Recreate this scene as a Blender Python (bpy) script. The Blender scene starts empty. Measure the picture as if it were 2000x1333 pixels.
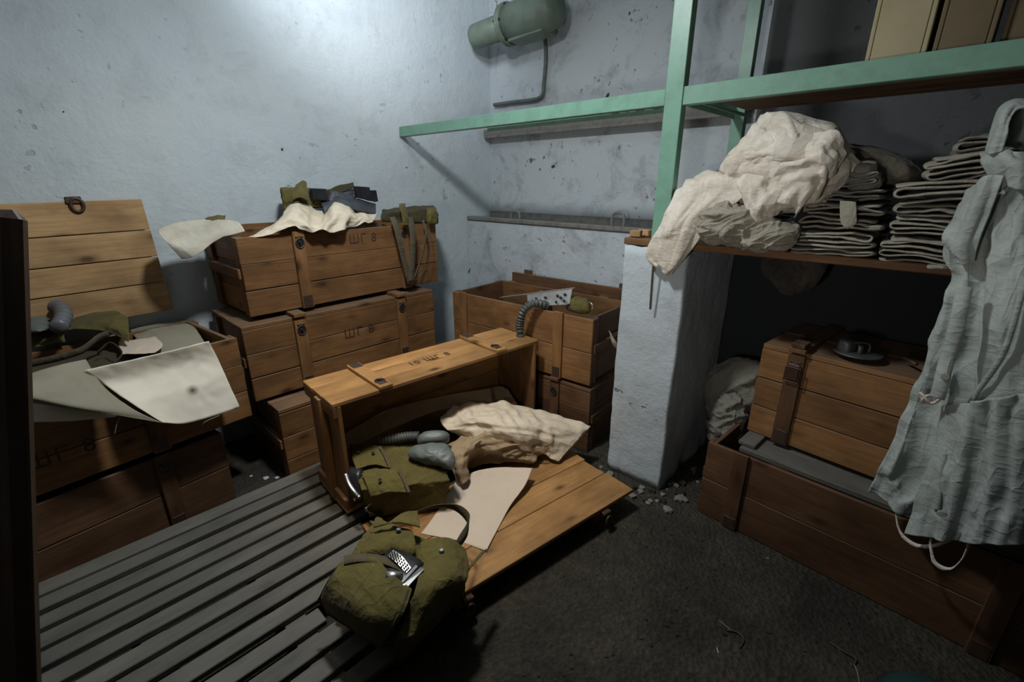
import bpy, bmesh, math, random
import numpy as np
from mathutils import Vector, Matrix, noise, Euler
R = math.radians
SC = bpy.context.scene
COL = SC.collection
random.seed(7)

# ---------------------------------------------------------------- camera
cam = bpy.data.objects.new('camera', bpy.data.cameras.new('camera')); COL.objects.link(cam)
cam.data.sensor_width = 36; cam.data.sensor_fit = 'HORIZONTAL'; cam.data.lens = 16.0
cam.location = (0, 0, 1.5)
fw = Vector((-.68901, .72475, 0)) * math.cos(math.atan(309/889)) + Vector((0, 0, -1)) * math.sin(math.atan(309/889))
cam.rotation_euler = fw.to_track_quat('-Z', 'Y').to_euler()
cam.data.clip_start = .02
SC.camera = cam
# ---------------------------------------------------------------- world, lights, exposure
wd = bpy.data.worlds.new('world'); SC.world = wd; wd.use_nodes = True
wd.node_tree.nodes['Background'].inputs[0].default_value = (.35, .42, .5, 1)
wd.node_tree.nodes['Background'].inputs[1].default_value = 0.0
def lamp(name, kind, loc, energy, color, aim=None, **kw):
    l = bpy.data.lights.new(name, kind); l.energy = energy; l.color = color
    for k, v in kw.items(): setattr(l, k, v)
    o = bpy.data.objects.new(name, l); COL.objects.link(o); o.location = loc
    if aim is not None: o.rotation_euler = (Vector(aim) - Vector(loc)).to_track_quat('-Z', 'Y').to_euler()
    return o
# shaded ceiling lamp: a general glow plus the strong beam thrown on the left wall
lamp('ceiling_lamp_glow', 'AREA', (-1.38, .85, 2.55), 30, (.93, .98, 1.0), aim=(-1.8, 1.1, 0), shape='DISK', size=.2)
lamp('ceiling_lamp_beam', 'SPOT', (-1.85, 1.25, 2.85), 75, (.86, .92, 1.0), aim=(-2.92, 1.75, 3.0), spot_size=R(112), spot_blend=.75, shadow_soft_size=.15)
# unseen low light by the camera, read from the beam and post shadows
lamp('low_front_light', 'SPOT', (-.25, -.35, 1.27), 34, (1.0, .96, .90), aim=(-1.0, 1.9, 1.62), spot_size=R(84), spot_blend=1.0, shadow_soft_size=.06)
lamp('warm_fill', 'SPOT', (-1.3, .5, 2.5), 55, (1.0, .80, .56), aim=(-1.5, 1.15, .3), spot_size=R(50), spot_blend=.9, shadow_soft_size=.1)  # added warm spot that brightens the fallen crate and its lid
lamp('room_bounce', 'AREA', (-.8, -.8, 2.6), 2.2, (.8, .9, 1.0), aim=(-1.0, 1.2, .6), shape='RECTANGLE', size=1.6, size_y=1.2)
SC.view_settings.view_transform = 'Standard'; SC.view_settings.look = 'None'
SC.view_settings.gamma = 1; SC.view_settings.use_curve_mapping = False
SC.view_settings.exposure = 0.0

# ---------------------------------------------------------------- helpers
def tag(o, label=None, cat=None, group=None, kind=None):
    if label: o['label'] = label
    if cat: o['category'] = cat
    if group: o['group'] = group
    if kind: o['kind'] = kind
    return o
def thing(name, label, cat, loc=(0, 0, 0), rot=(0, 0, 0), group=None):
    o = bpy.data.objects.new(name, None); COL.objects.link(o); o.empty_display_size = .05
    o.location = loc; o.rotation_euler = rot
    return tag(o, label, cat, group)
def link(name, me, mat, parent=None, mtx=None, smooth=False):
    if mat is not None and not me.materials: me.materials.append(mat)
    if smooth:
        for p in me.polygons: p.use_smooth = True
    o = bpy.data.objects.new(name, me); COL.objects.link(o)
    if parent is not None: o.parent = parent
    if mtx is not None: o.matrix_local = mtx
    return o
def obj(name, bm, mat, parent=None, mtx=None, smooth=False, recentre=False):
    me = bpy.data.meshes.new(name)
    bmesh.ops.recalc_face_normals(bm, faces=bm.faces)
    if recentre and parent is None:
        c = sum((v.co for v in bm.verts), Vector()) / len(bm.verts); c.z = min(v.co.z for v in bm.verts)
        for v in bm.verts: v.co -= c
        mtx = Matrix.Translation(c)
    bm.to_mesh(me); bm.free()
    return link(name, me, mat, parent, mtx, smooth)
T = Matrix.Translation
def box_bm(x0, x1, y0, y1, z0, z1, bev=0, bm=None, seg=1):
    own = bm is None
    if own: bm = bmesh.new()
    r = bmesh.ops.create_cube(bm, size=1)
    M = T(((x0+x1)/2, (y0+y1)/2, (z0+z1)/2)) @ Matrix.Diagonal((x1-x0, y1-y0, z1-z0, 1))
    bmesh.ops.transform(bm, matrix=M, verts=r['verts'])
    if bev:
        ed = list({e for v in r['verts'] for e in v.link_edges})
        bmesh.ops.bevel(bm, geom=ed, offset=bev, segments=seg, affect='EDGES', profile=.6)
    return bm
def crom(p, t):
    n = len(p)
    if n == 1: return p[0]
    t = max(0, min(n-1-1e-6, t)); i = int(t); f = t-i
    a = p[i-1] if i > 0 else p[0]*2-p[1]
    b, c = p[i], p[i+1]
    d = p[i+2] if i+2 < n else p[n-1]*2-p[n-2]
    return .5*((2*b)+(c-a)*f+(2*a-5*b+4*c-d)*f*f+(3*b-a-3*c+d)*f*f*f)
def resample(pts, n, closed=False):
    P = [Vector(p) for p in pts]
    if closed:
        Q = P[-2:]+P+P[:3]; out = []
        for k in range(n): out.append(crom(Q, 2+len(P)*k/n))
        return out
    return [crom(P, (len(P)-1)*k/(n-1)) for k in range(n)]
def ridge(p): return 1-abs(noise.noise(p))*2.4
def fold_fn(amp, freq, stretch=(1, 1, 1), seed=0, fine=.35, warp=.35):
    s = Vector((seed*3.7, seed*1.9, -seed*2.3)); st = Vector(stretch)
    def f(p):
        q = Vector((p.x*st.x, p.y*st.y, p.z*st.z))*freq + s
        w = Vector((noise.noise(q*.6+Vector((5, 0, 0))), noise.noise(q*.6+Vector((0, 7, 0))), noise.noise(q*.6+Vector((0, 0, 9)))))*warp*2
        v = ridge(q+w)
        v += fine*ridge((q+w)*2.3)
        v += fine*.45*ridge(q*5.1)
        return amp*(v-.5)
    return f
def crumple_fn(amp, freq, seed=0, n=5):
    rnd = random.Random(seed); L = []
    for k in range(n):
        d = Vector((rnd.uniform(-1, 1), rnd.uniform(-1, 1), rnd.uniform(-1, 1))).normalized()
        L.append((d*freq*(1+.7*k), rnd.uniform(0, 6), 1/(1+.6*k)))
    def f(p):
        s = 0
        w = noise.noise(p*freq*.8)*1.2
        for d, ph, a in L:
            t = (p.dot(d)+ph+w) % 2.0
            s += a*(abs(t-1)-.5)
        return amp*s
    return f
def crease_fn(amp, freq, seed=0, dirs=3, along=.22, sharp=2.0, bias=None):
    """sharp wrinkles: several families of long creases, each strong in its own patches"""
    rnd = random.Random(seed*13+5); F = []
    for k in range(dirs):
        a = Vector((rnd.uniform(-1, 1), rnd.uniform(-1, 1), rnd.uniform(-1, 1)))
        if bias: a = a*.45+Vector(bias)
        a.normalize(); b = a.orthogonal().normalized(); c = a.cross(b)
        F.append((a, b, c, Vector([rnd.uniform(-50, 50) for _ in range(3)]), freq*rnd.uniform(.7, 1.5)))
    def f(p):
        s = 0
        w = noise.noise_vector(p*freq*.35)*.05
        for a, b, c, o, fr in F:
            q = p+w; u = Vector((q.dot(a)*along, q.dot(b), q.dot(c)))*fr+o
            n = noise.noise(u); r = max(0, 1-abs(n)*3.2)**sharp
            m = noise.noise(p*freq*.3+o*.7)*1.6+.45
            m = 0 if m < 0 else (1 if m > 1 else m)
            s += (r-.22)*m+.25*n
        return amp*s
    return f
def displace(bm, fn, fade=None):
    bm.normal_update()
    D = [(v, v.normal.copy(), fn(v.co)*(fade(v) if fade else 1)) for v in bm.verts]
    for v, n, d in D: v.co += n*d
def grid_bm(rows, nu, nv, wr=None):
    cols = [resample(r, nu) for r in rows]
    V = []
    for i in range(nu):
        V.append([crom([c[i] for c in cols], (len(rows)-1)*j/(nv-1)) for j in range(nv)])
    if wr:
        k = dict(wr); c1, c2 = k.pop('c1', .2), k.pop('c2', .48); facet = k.pop('facet', False); fine = k.pop('fine', .4)
        def regrid(G, a, b, lin=False):
            n, m = len(G), len(G[0])
            def ev(row, t):
                if not lin: return crom(row, t)
                t = min(t, len(row)-1-1e-6); i = int(t); return row[i].lerp(row[i+1], t-i)
            R1 = [[ev([G[i][j] for i in range(n)], (n-1)*x/(a-1)) for x in range(a)] for j in range(m)]
            return [[ev([R1[j][x] for j in range(m)], (m-1)*y/(b-1)) for y in range(b)] for x in range(a)]
        V = regrid(V, max(7, int(nu*c1)), max(7, int(nv*c1)))
        V = wrinkle(V, **k)
        su, sv, Rm, sd = k.get('su', 1.1), k.get('sv', 1.05), k.get('Rm', .02), k.get('seed', 0)
        for c, e, r in (((c1*c2)**.5, fine, .40), (c2, fine*.7, .16)):
            V = regrid(V, max(12, int(nu*c)), max(12, int(nv*c)), facet)
            k.update(su=1+(su-1)*e, sv=1+(sv-1)*e, Rm=Rm*r, iters=60, seed=sd+7)
            V = wrinkle(V, **k)
        V = regrid(V, nu, nv, facet)
    bm = bmesh.new()
    g = [[bm.verts.new(V[i][j]) for j in range(nv)] for i in range(nu)]
    for i in range(nu-1):
        for j in range(nv-1): bm.faces.new((g[i][j], g[i+1][j], g[i+1][j+1], g[i][j+1]))
    return bm
def wrinkle(V, su=1.12, sv=1.03, Rm=.02, bend=.25, iters=140, seed=0, noise_amp=.35, hold=.02, period=None):
    """buckle a grid of points: it is given more cloth (su, sv times) than its surface, so it folds within Rm of it"""
    P0 = np.array([[tuple(v) for v in r] for r in V], dtype=float); nu, nv = P0.shape[:2]
    du = np.gradient(P0, axis=0); dv = np.gradient(P0, axis=1)
    Nn = np.cross(du, dv); Nn /= np.linalg.norm(Nn, axis=2, keepdims=True)+1e-9
    rs = np.random.RandomState(seed)
    def smooth(n):
        a = rs.randn(nu, nv)
        for _ in range(n):
            a[1:-1] = (a[:-2]+a[1:-1]*2+a[2:])/4; a[:, 1:-1] = (a[:, :-2]+a[:, 1:-1]*2+a[:, 2:])/4
        return a/(a.std()+1e-9)
    h = smooth(6)*.5+smooth(40)*.7
    P = P0+Nn*(h*Rm*noise_amp)[..., None]
    def con(di, dj, f):
        a = P0[:nu-di if di else nu, max(0, -dj):nv-dj if dj > 0 else nv]
        b = P0[di:, max(0, dj):nv+dj if dj < 0 else nv]
        return np.linalg.norm(a-b, axis=2)*f
    diag = ((su**2+sv**2)/2)**.5
    C = [(1, 0, con(1, 0, su), 1.0), (0, 1, con(0, 1, sv), 1.0), (1, 1, con(1, 1, diag), .35), (1, -1, con(1, -1, diag), .35),
         (2, 0, con(2, 0, su), bend), (0, 2, con(0, 2, sv), bend), (4, 0, con(4, 0, su)*.97, bend*.35), (0, 4, con(0, 4, sv)*.97, bend*.35)]
    for it in range(iters):
        D = np.zeros_like(P); Wt = np.zeros((nu, nv, 1))
        for di, dj, L0, k in C:
            A = (slice(0, nu-di), slice(max(0, -dj), nv-max(0, dj))); B = (slice(di, nu), slice(max(0, dj), nv+min(0, dj)))
            d = P[B]-P[A]; l = np.linalg.norm(d, axis=2)+1e-9
            if di > 1 or dj > 1: c = np.minimum(0, l-L0)
            else: c = l-L0
            m = d*((c/l)*.5*k)[..., None]
            D[A] += m; D[B] -= m; Wt[A] += k; Wt[B] += k
        P = P+D/np.maximum(Wt, 1e-6)*1.9
        off = P-P0; P = P-off*hold
        off = P-P0; dist = np.linalg.norm(off, axis=2, keepdims=True); fac = np.minimum(1, Rm/(dist+1e-9)); P = P0+off*fac
    return [[Vector(P[i, j]) for j in range(nv)] for i in range(nu)]
def sheet(name, rows, mat, parent=None, nu=60, nv=50, thick=.003, fns=(), mtx=None, smooth=True, off=0, wr=None):
    """cloth or paper surface through rows of points; real thickness from a solidify modifier"""
    bm = grid_bm(rows, nu, nv, wr)
    for f in fns: displace(bm, f)
    o = obj(name, bm, mat, parent, mtx, smooth, recentre=parent is None)
    m = o.modifiers.new('thickness', 'SOLIDIFY'); m.thickness = thick; m.offset = off
    return o
def blob(name, outline, depth, mat, parent=None, nr=26, na=96, fns=(), power=2.2, back=1.0, mtx=None, centre=None, axis=(0, 1, 0)):
    """closed soft body: an outline in a vertical plane swollen to both sides along axis"""
    ol = resample(outline, na, closed=True); ax = Vector(axis)
    c = Vector(centre) if centre else sum(ol, Vector())/na
    bm = bmesh.new(); rings = {}
    for s in (-1, 1):
        for i in range(1, nr+1 if s < 0 else nr):
            r = math.sin(i/nr*math.pi/2); ring = []
            for k in range(na):
                h = (1-r**power)**(1/power) if r < 1 else 0
                ring.append(bm.verts.new(c+(ol[k]-c)*r + ax*(s*depth*h*(back if s > 0 else 1))))
            rings[(s, i)] = ring
    tips = {s: bm.verts.new(c+ax*(s*depth*(back if s > 0 else 1))) for s in (-1, 1)}
    rings[(1, nr)] = rings[(-1, nr)]
    for s in (-1, 1):
        for k in range(na): bm.faces.new((tips[s], rings[(s, 1)][k], rings[(s, 1)][(k+1) % na]))
        for i in range(1, nr):
            a, b = rings[(s, i)], rings[(s, i+1)]
            for k in range(na): bm.faces.new((a[k], b[k], b[(k+1) % na], a[(k+1) % na]))
    bmesh.ops.recalc_face_normals(bm, faces=bm.faces)
    for f in fns: displace(bm, f)
    return obj(name, bm, mat, parent, mtx, True, recentre=parent is None)
def tube_bm(pts, r, seg=8, bm=None, closed=False, radii=None, squash=None, cap=True):
    bm = bm or bmesh.new(); P = [Vector(p) for p in pts]; n = len(P)
    prev = None; rings = []
    for i in range(n):
        t = (P[(i+1) % n]-P[i-1]) if closed else (P[min(i+1, n-1)]-P[max(i-1, 0)])
        t.normalize()
        if prev is None:
            a = Vector((0, 0, 1)) if abs(t.z) < .9 else Vector((1, 0, 0)); u = t.cross(a).normalized()
        else: u = (prev - t*prev.dot(t)).normalized()
        prev = u; w = t.cross(u); rr = radii[i] if radii else r
        sq = squash or 1
        rings.append([bm.verts.new(P[i]+(u*math.cos(2*math.pi*k/seg)+w*sq*math.sin(2*math.pi*k/seg))*rr) for k in range(seg)])
    for i in range(n if closed else n-1):
        a, b = rings[i], rings[(i+1) % n]
        for k in range(seg): bm.faces.new((a[k], a[(k+1) % seg], b[(k+1) % seg], b[k]))
    if not closed and cap:
        bm.faces.new(rings[0][::-1]); bm.faces.new(rings[-1])
    return bm
def tube(name, pts, r, mat, parent=None, seg=8, n=None, **k):
    mtx = k.pop('mtx', None)
    if n: pts = resample(pts, n)
    return obj(name, tube_bm(pts, r, seg, **k), mat, parent, mtx, True, recentre=parent is None)
def ribbon(name, pts, width, side, mat, parent=None, thick=.0025, n=50, mtx=None, wob=0):
    """flat strap along pts; side = direction(s) across the strap"""
    P = resample(pts, n)
    S = resample(side, n) if isinstance(side[0], (tuple, list, Vector)) else [Vector(side)]*n
    bm = bmesh.new(); A = []
    for i, p in enumerate(P):
        s = S[i].normalized()*width/2; z = noise.noise(Vector((i*.23, wob, 3)))*wob*.02
        A.append((bm.verts.new(p-s+Vector((0, 0, z))), bm.verts.new(p+Vector((0, 0, z*.3))), bm.verts.new(p+s)))
    for i in range(n-1):
        for k in (0, 1): bm.faces.new((A[i][k], A[i+1][k], A[i+1][k+1], A[i][k+1]))
    o = obj(name, bm, mat, parent, mtx, True, recentre=parent is None)
    m = o.modifiers.new('thickness', 'SOLIDIFY'); m.thickness = thick; m.offset = 0
    return o
def hose(name, pts, r, mat, parent=None, ribs=26, seg=14, mtx=None):
    n = ribs*4; P = resample(pts, n)
    rad = [r*(1+.22*(1 if i % 4 in (1, 2) else -1)) for i in range(n)]
    return obj(name, tube_bm(P, r, seg, radii=rad), mat, parent, mtx, True, recentre=parent is None)
def hull(name, c8, mat, parent=None, n=16, bulge=.02, fns=(), rnd=.16):
    """soft box through eight corners (bottom fl fr br bl, top fl fr br bl)"""
    C = [Vector(c) for c in c8]
    bm = bmesh.new(); bmesh.ops.create_cube(bm, size=2)
    bmesh.ops.subdivide_edges(bm, edges=bm.edges[:], cuts=n-1, use_grid_fill=True)
    def tri(u, v, w):
        b = (C[0]*(1-u)+C[1]*u)*(1-v)+(C[3]*(1-u)+C[2]*u)*v
        t = (C[4]*(1-u)+C[5]*u)*(1-v)+(C[7]*(1-u)+C[6]*u)*v
        return b*(1-w)+t*w
    for v in bm.verts:
        q = v.co.copy(); m = q.length
        sph = q.normalized()*1.0
        q2 = q*(1-rnd)+Vector([math.copysign(min(1, abs(a)*1.15), a) for a in sph])*rnd
        u, w, h = [(a+1)/2 for a in q2]
        v.co = tri(u, w, h)
    bm.normal_update()
    cc = sum(C, Vector())/8
    for f in fns: displace(bm, f)
    if bulge:
        f = lambda p: bulge*.5
        displace(bm, f)
    return obj(name, bm, mat, parent, None, True, recentre=parent is None)
def serp(w, layers, pitch, rnd, wob=.35):
    """centre line of a cloth folded back and forth, in x and z"""
    P = []; x0 = -w/2; H = layers*pitch; hs = [rnd.uniform(.55, 1.5) for _ in range(layers)]; sm = sum(hs); hs = [h*H/sm for h in hs]; zz = 0
    for k in range(layers):
        z = zz+hs[k]*.5; pn = hs[k]; zz += hs[k]; s = 1 if k % 2 == 0 else -1
        a = w/2*rnd.uniform(.86, 1.0)
        for i in range(13):
            u = -1+2*i/12
            P.append((u*s*a, z+pitch*wob*math.sin(u*rnd.uniform(1.5, 3)+k*2)*.5 + rnd.uniform(-.05, .05)*pitch))
        if k < layers-1: P.append((s*(a+pitch*.55), zz))
    return P
def folded(name, label, cat, loc, rotz, w, d, layers, pitch, mat, group=None, seed=1, tilt=(0, 0), bulge=.25, shift=0):
    """a garment folded into a thick packet: one continuous folded sheet"""
    rnd = random.Random(seed); P = resample([(a, 0, b) for a, b in serp(w, layers, pitch, rnd)], layers*16)
    nd = 12; bm = bmesh.new(); g = []
    H = layers*pitch
    for j in range(nd+1):
        y = d*j/nd; row = []
        for i, p in enumerate(P):
            e = math.sin(min(1, j/nd*4)*math.pi/2)
            yy = y+(-.022*noise.noise(Vector((i*.11, seed, 2))) - .012*math.sin(p.z/H*math.pi))*(1-j/nd)
            xx = p.x*(1-.05*(1-e))+.012*noise.noise(Vector((j*.4, i*.09, seed)))
            zz = p.z*(1-.10*(1-e)) + .009*noise.noise(Vector((xx*11, yy*9, p.z*12+seed))) + .004*noise.noise(Vector((xx*40, yy*9, i*.05+seed))) + .012*(1-(2*p.x/w)**2)*bulge*(p.z/H)
            row.append(bm.verts.new((xx, yy, max(.002, zz))))
        g.append(row)
    for j in range(nd):
        for i in range(len(P)-1): bm.faces.new((g[j][i], g[j][i+1], g[j+1][i+1], g[j+1][i]))
    displace(bm, crease_fn(.006, 22, seed, 3, .2, 2, (1, .2, .2)))
    o = obj(name, bm, mat, None, None, True)
    o.matrix_world = T(loc) @ Euler((tilt[0], tilt[1], rotz)).to_matrix().to_4x4()
    m = o.modifiers.new('thickness', 'SOLIDIFY'); m.thickness = pitch*.6; m.offset = 0
    sub = o.modifiers.new('smooth', 'SUBSURF'); sub.levels = 1; sub.render_levels = 1
    return tag(o, label, cat, group)

# ---------------------------------------------------------------- materials
def nodes(name):
    m = bpy.data.materials.new(name); m.use_nodes = True; nt = m.node_tree
    return m, nt, nt.nodes, nt.links, nt.nodes['Principled BSDF']
def mix(N, L, fac, a, b, mode='MIX'):
    n = N.new('ShaderNodeMix'); n.data_type = 'RGBA'; n.blend_type = mode
    for s, v in ((n.inputs[0], fac), (n.inputs[6], a), (n.inputs[7], b)):
        if hasattr(v, 'is_linked'): L.new(v, s)
        elif isinstance(v, (int, float)): s.default_value = v
        else: s.default_value = (*v, 1) if len(v) == 3 else v
    return n.outputs[2]
def ramp(N, L, src, stops):
    r = N.new('ShaderNodeValToRGB'); e = r.color_ramp.elements
    while len(e) < len(stops): e.new(.5)
    for k, (p, c) in enumerate(stops):
        e[k].position = p; e[k].color = (*c, 1) if not isinstance(c, (int, float)) else (c, c, c, 1)
    L.new(src, r.inputs[0]); return r.outputs[0]
def nz(N, L, vec, scale, detail=4, rough=.55, dist=0, out=0):
    n = N.new('ShaderNodeTexNoise'); n.inputs['Scale'].default_value = scale; n.inputs['Detail'].default_value = detail
    n.inputs['Roughness'].default_value = rough; n.inputs['Distortion'].default_value = dist
    if vec is not None: L.new(vec, n.inputs['Vector'])
    return n.outputs[out]
def mapping(N, L, vec, scale=(1, 1, 1)):
    m = N.new('ShaderNodeMapping'); m.inputs['Scale'].default_value = scale; L.new(vec, m.inputs['Vector']); return m.outputs[0]
def bump(N, L, h, strength, dist, B):
    b = N.new('ShaderNodeBump'); b.inputs['Strength'].default_value = strength; b.inputs['Distance'].default_value = dist
    L.new(h, b.inputs['Height']); L.new(b.outputs[0], B.inputs['Normal'])
def wood(name, c1, c2, knot=(.07, .03, .012), rough=.6, dust=0.0, dustc=(.3, .28, .24), var=.25):
    m, nt, N, L, B = nodes(name)
    tc = N.new('ShaderNodeTexCoord'); oi = N.new('ShaderNodeObjectInfo')
    mu = N.new('ShaderNodeVectorMath'); mu.operation = 'SCALE'; mu.inputs[0].default_value = (37, 11, 23); L.new(oi.outputs['Random'], mu.inputs['Scale'])
    ad = N.new('ShaderNodeVectorMath'); ad.operation = 'ADD'; L.new(tc.outputs['Object'], ad.inputs[0]); L.new(mu.outputs[0], ad.inputs[1])
    v = ad.outputs[0]
    vs = mapping(N, L, v, (1.1, 13, 13)); g = nz(N, L, vs, 2.2, 6, .6, 1.2)
    vf = mapping(N, L, v, (3, 90, 90)); gf = nz(N, L, vf, 1.6, 3, .6)
    col = ramp(N, L, g, [(.28, c2), (.5, tuple((a+b)/2 for a, b in zip(c1, c2))), (.72, c1)])
    col = mix(N, L, .35, col, ramp(N, L, gf, [(.3, .35), (.7, 1.05)]), 'MULTIPLY')
    vo = N.new('ShaderNodeTexVoronoi'); vo.inputs['Scale'].default_value = 1; L.new(mapping(N, L, v, (4.2, 8.5, 8.5)), vo.inputs['Vector'])
    k = ramp(N, L, vo.outputs['Distance'], [(.06, 1.0), (.15, .3), (.24, 0.0)])
    col = mix(N, L, k, col, knot)
    st = nz(N, L, mapping(N, L, v, (2.5, 4, 4)), 1.5, 4, .6)
    col = mix(N, L, ramp(N, L, st, [(.38, 0.0), (.72, .75)]), col, tuple(.4*a for a in c2))
    hs = N.new('ShaderNodeHueSaturation'); L.new(col, hs.inputs['Color'])
    mr = N.new('ShaderNodeMapRange'); mr.inputs[3].default_value = 1-var; mr.inputs[4].default_value = 1+var*.6
    L.new(oi.outputs['Random'], mr.inputs[0]); L.new(mr.outputs[0], hs.inputs['Value']); col = hs.outputs[0]
    if dust:
        d = nz(N, L, v, 7, 5, .65)
        ge = N.new('ShaderNodeNewGeometry'); sx = N.new('ShaderNodeSeparateXYZ'); L.new(ge.outputs['Normal'], sx.inputs[0])
        f = N.new('ShaderNodeMath'); f.operation = 'MULTIPLY'; f.use_clamp = True
        L.new(ramp(N, L, d, [(.35, .4), (.65, 1.0)]), f.inputs[0]); L.new(ramp(N, L, sx.outputs[2], [(.5, 0.0), (.95, dust)]), f.inputs[1])
        col = mix(N, L, f.outputs[0], col, dustc)
    L.new(col, B.inputs['Base Color']); B.inputs['Roughness'].default_value = rough
    B.inputs['Specular IOR Level'].default_value = .3
    bump(N, L, gf, .25, .002, B)
    return m
def creases(N, L, v, s1=11, s2=27):
    """height of fine sharp wrinkles for a bump map"""
    outs = []
    for sc, mp, wgt in ((s1, (1.6, 1.2, .55), 1.0), (s2, (.8, 1.0, 1.5), .45), (s1*.6, (.6, 1.4, 1.2), 1.2)):
        n = nz(N, L, mapping(N, L, v, mp), sc, 1.5, .5, .5)
        a = N.new('ShaderNodeMath'); a.operation = 'SUBTRACT'; a.inputs[1].default_value = .5; L.new(n, a.inputs[0])
        b = N.new('ShaderNodeMath'); b.operation = 'ABSOLUTE'; L.new(a.outputs[0], b.inputs[0])
        c = N.new('ShaderNodeMath'); c.operation = 'POWER'; c.inputs[1].default_value = .6; L.new(b.outputs[0], c.inputs[0])
        d = N.new('ShaderNodeMath'); d.operation = 'MULTIPLY'; d.inputs[1].default_value = -wgt; L.new(c.outputs[0], d.inputs[0]); outs.append(d.outputs[0])
    e = N.new('ShaderNodeMath'); L.new(outs[0], e.inputs[0]); L.new(outs[1], e.inputs[1])
    g = N.new('ShaderNodeMath'); L.new(e.outputs[0], g.inputs[0]); L.new(outs[2], g.inputs[1]); return g.outputs[0]
def cloth(name, col, dirt=(.25, .2, .13), dirtamt=.5, weave=900, rough=.9, bumpk=.25, patch=5):
    m, nt, N, L, B = nodes(name); tc = N.new('ShaderNodeTexCoord'); v = tc.outputs['Object']
    d = nz(N, L, v, patch, 5, .6, .5)
    c = mix(N, L, ramp(N, L, d, [(.42, 0.0), (.75, dirtamt)]), col, dirt)
    d2 = nz(N, L, v, patch*7, 4, .7)
    c = mix(N, L, .5, c, ramp(N, L, d2, [(.25, .7), (.7, 1.0)]), 'MULTIPLY')
    L.new(c, B.inputs['Base Color']); B.inputs['Roughness'].default_value = rough
    B.inputs['Specular IOR Level'].default_value = .15; B.inputs['Sheen Weight'].default_value = .08
    w = nz(N, L, v, weave, 2, .5)
    ww = creases(N, L, v)
    ma = N.new('ShaderNodeMath'); ma.operation = 'MULTIPLY_ADD'; ma.inputs[1].default_value = .06; L.new(w, ma.inputs[0]); L.new(ww, ma.inputs[2])
    bump(N, L, ma.outputs[0], min(1, bumpk*2.6), .011, B)
    return m
def paper(name, col, stain=(.2, .12, .05), amt=.3, seed=0, spot=None, crz=.12):
    m, nt, N, L, B = nodes(name); tc = N.new('ShaderNodeTexCoord'); v = tc.outputs['Object']
    ad = N.new('ShaderNodeVectorMath'); ad.inputs[1].default_value = (seed, seed*2, 0); L.new(v, ad.inputs[0]); q = ad.outputs[0]
    d = nz(N, L, q, 6, 6, .7, .3)
    c = mix(N, L, ramp(N, L, d, [(.45, 0.0), (.8, amt)]), col, stain)
    if spot:
        dn = N.new('ShaderNodeVectorMath'); dn.operation = 'DISTANCE'; dn.inputs[1].default_value = spot
        ge = N.new('ShaderNodeNewGeometry'); L.new(ge.outputs['Position'], dn.inputs[0])
        c = mix(N, L, ramp(N, L, dn.outputs['Value'], [(.004, .9), (.014, .5), (.028, 0.0)]), c, (.09, .05, .015))
    L.new(c, B.inputs['Base Color']); B.inputs['Roughness'].default_value = .7; B.inputs['Specular IOR Level'].default_value = .25
    bump(N, L, creases(N, L, q, 7, 20), crz, .010, B)
    return m
def plain(name, col, rough=.6, metal=0, wear=None, wamt=.4, wscale=20, bumpk=.1):
    m, nt, N, L, B = nodes(name); tc = N.new('ShaderNodeTexCoord'); v = tc.outputs['Object']
    n = nz(N, L, v, wscale, 6, .65)
    c = mix(N, L, ramp(N, L, n, [(.45, 0.0), (.75, wamt)]), col, wear or tuple(a*.4 for a in col))
    L.new(c, B.inputs['Base Color']); B.inputs['Roughness'].default_value = rough; B.inputs['Metallic'].default_value = metal
    bump(N, L, n, bumpk, .003, B)
    return m
def plaster(name, col, dirt=(.09, .085, .08), seed=0, dirtamt=.55, spots=.5):
    m, nt, N, L, B = nodes(name); tc = N.new('ShaderNodeTexCoord'); v0 = tc.outputs['Object']
    ad = N.new('ShaderNodeVectorMath'); ad.inputs[1].default_value = (seed, seed, seed); L.new(v0, ad.inputs[0]); v = ad.outputs[0]
    big = nz(N, L, v, 1.1, 4, .6, .4)
    c = mix(N, L, ramp(N, L, big, [(.35, 0.0), (.7, .35)]), col, tuple(a*b for a, b in zip(col, (.72, .82, .92))))
    med = nz(N, L, v, 4.5, 8, .72, .5)
    c = mix(N, L, ramp(N, L, med, [(.5, 0.0), (.72, dirtamt*.5)]), c, dirt)
    sp = nz(N, L, v, 20, 3, .5)
    sp2 = nz(N, L, v, 2.3, 3, .5)
    mu = N.new('ShaderNodeMath'); mu.operation = 'MULTIPLY'
    L.new(ramp(N, L, sp, [(.66, 0.0), (.72, 1.0)]), mu.inputs[0]); L.new(ramp(N, L, sp2, [(.45, 0.0), (.65, spots)]), mu.inputs[1])
    c = mix(N, L, mu.outputs[0], c, (.03, .028, .026))
    L.new(c, B.inputs['Base Color']); B.inputs['Roughness'].default_value = .9; B.inputs['Specular IOR Level'].default_value = .2
    h = nz(N, L, v, 9, 9, .68)
    s = N.new('ShaderNodeMath'); s.operation = 'SUBTRACT'; L.new(h, s.inputs[0]); L.new(mu.outputs[0], s.inputs[1])
    bump(N, L, s.outputs[0], .5, .025, B)
    return m
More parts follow.
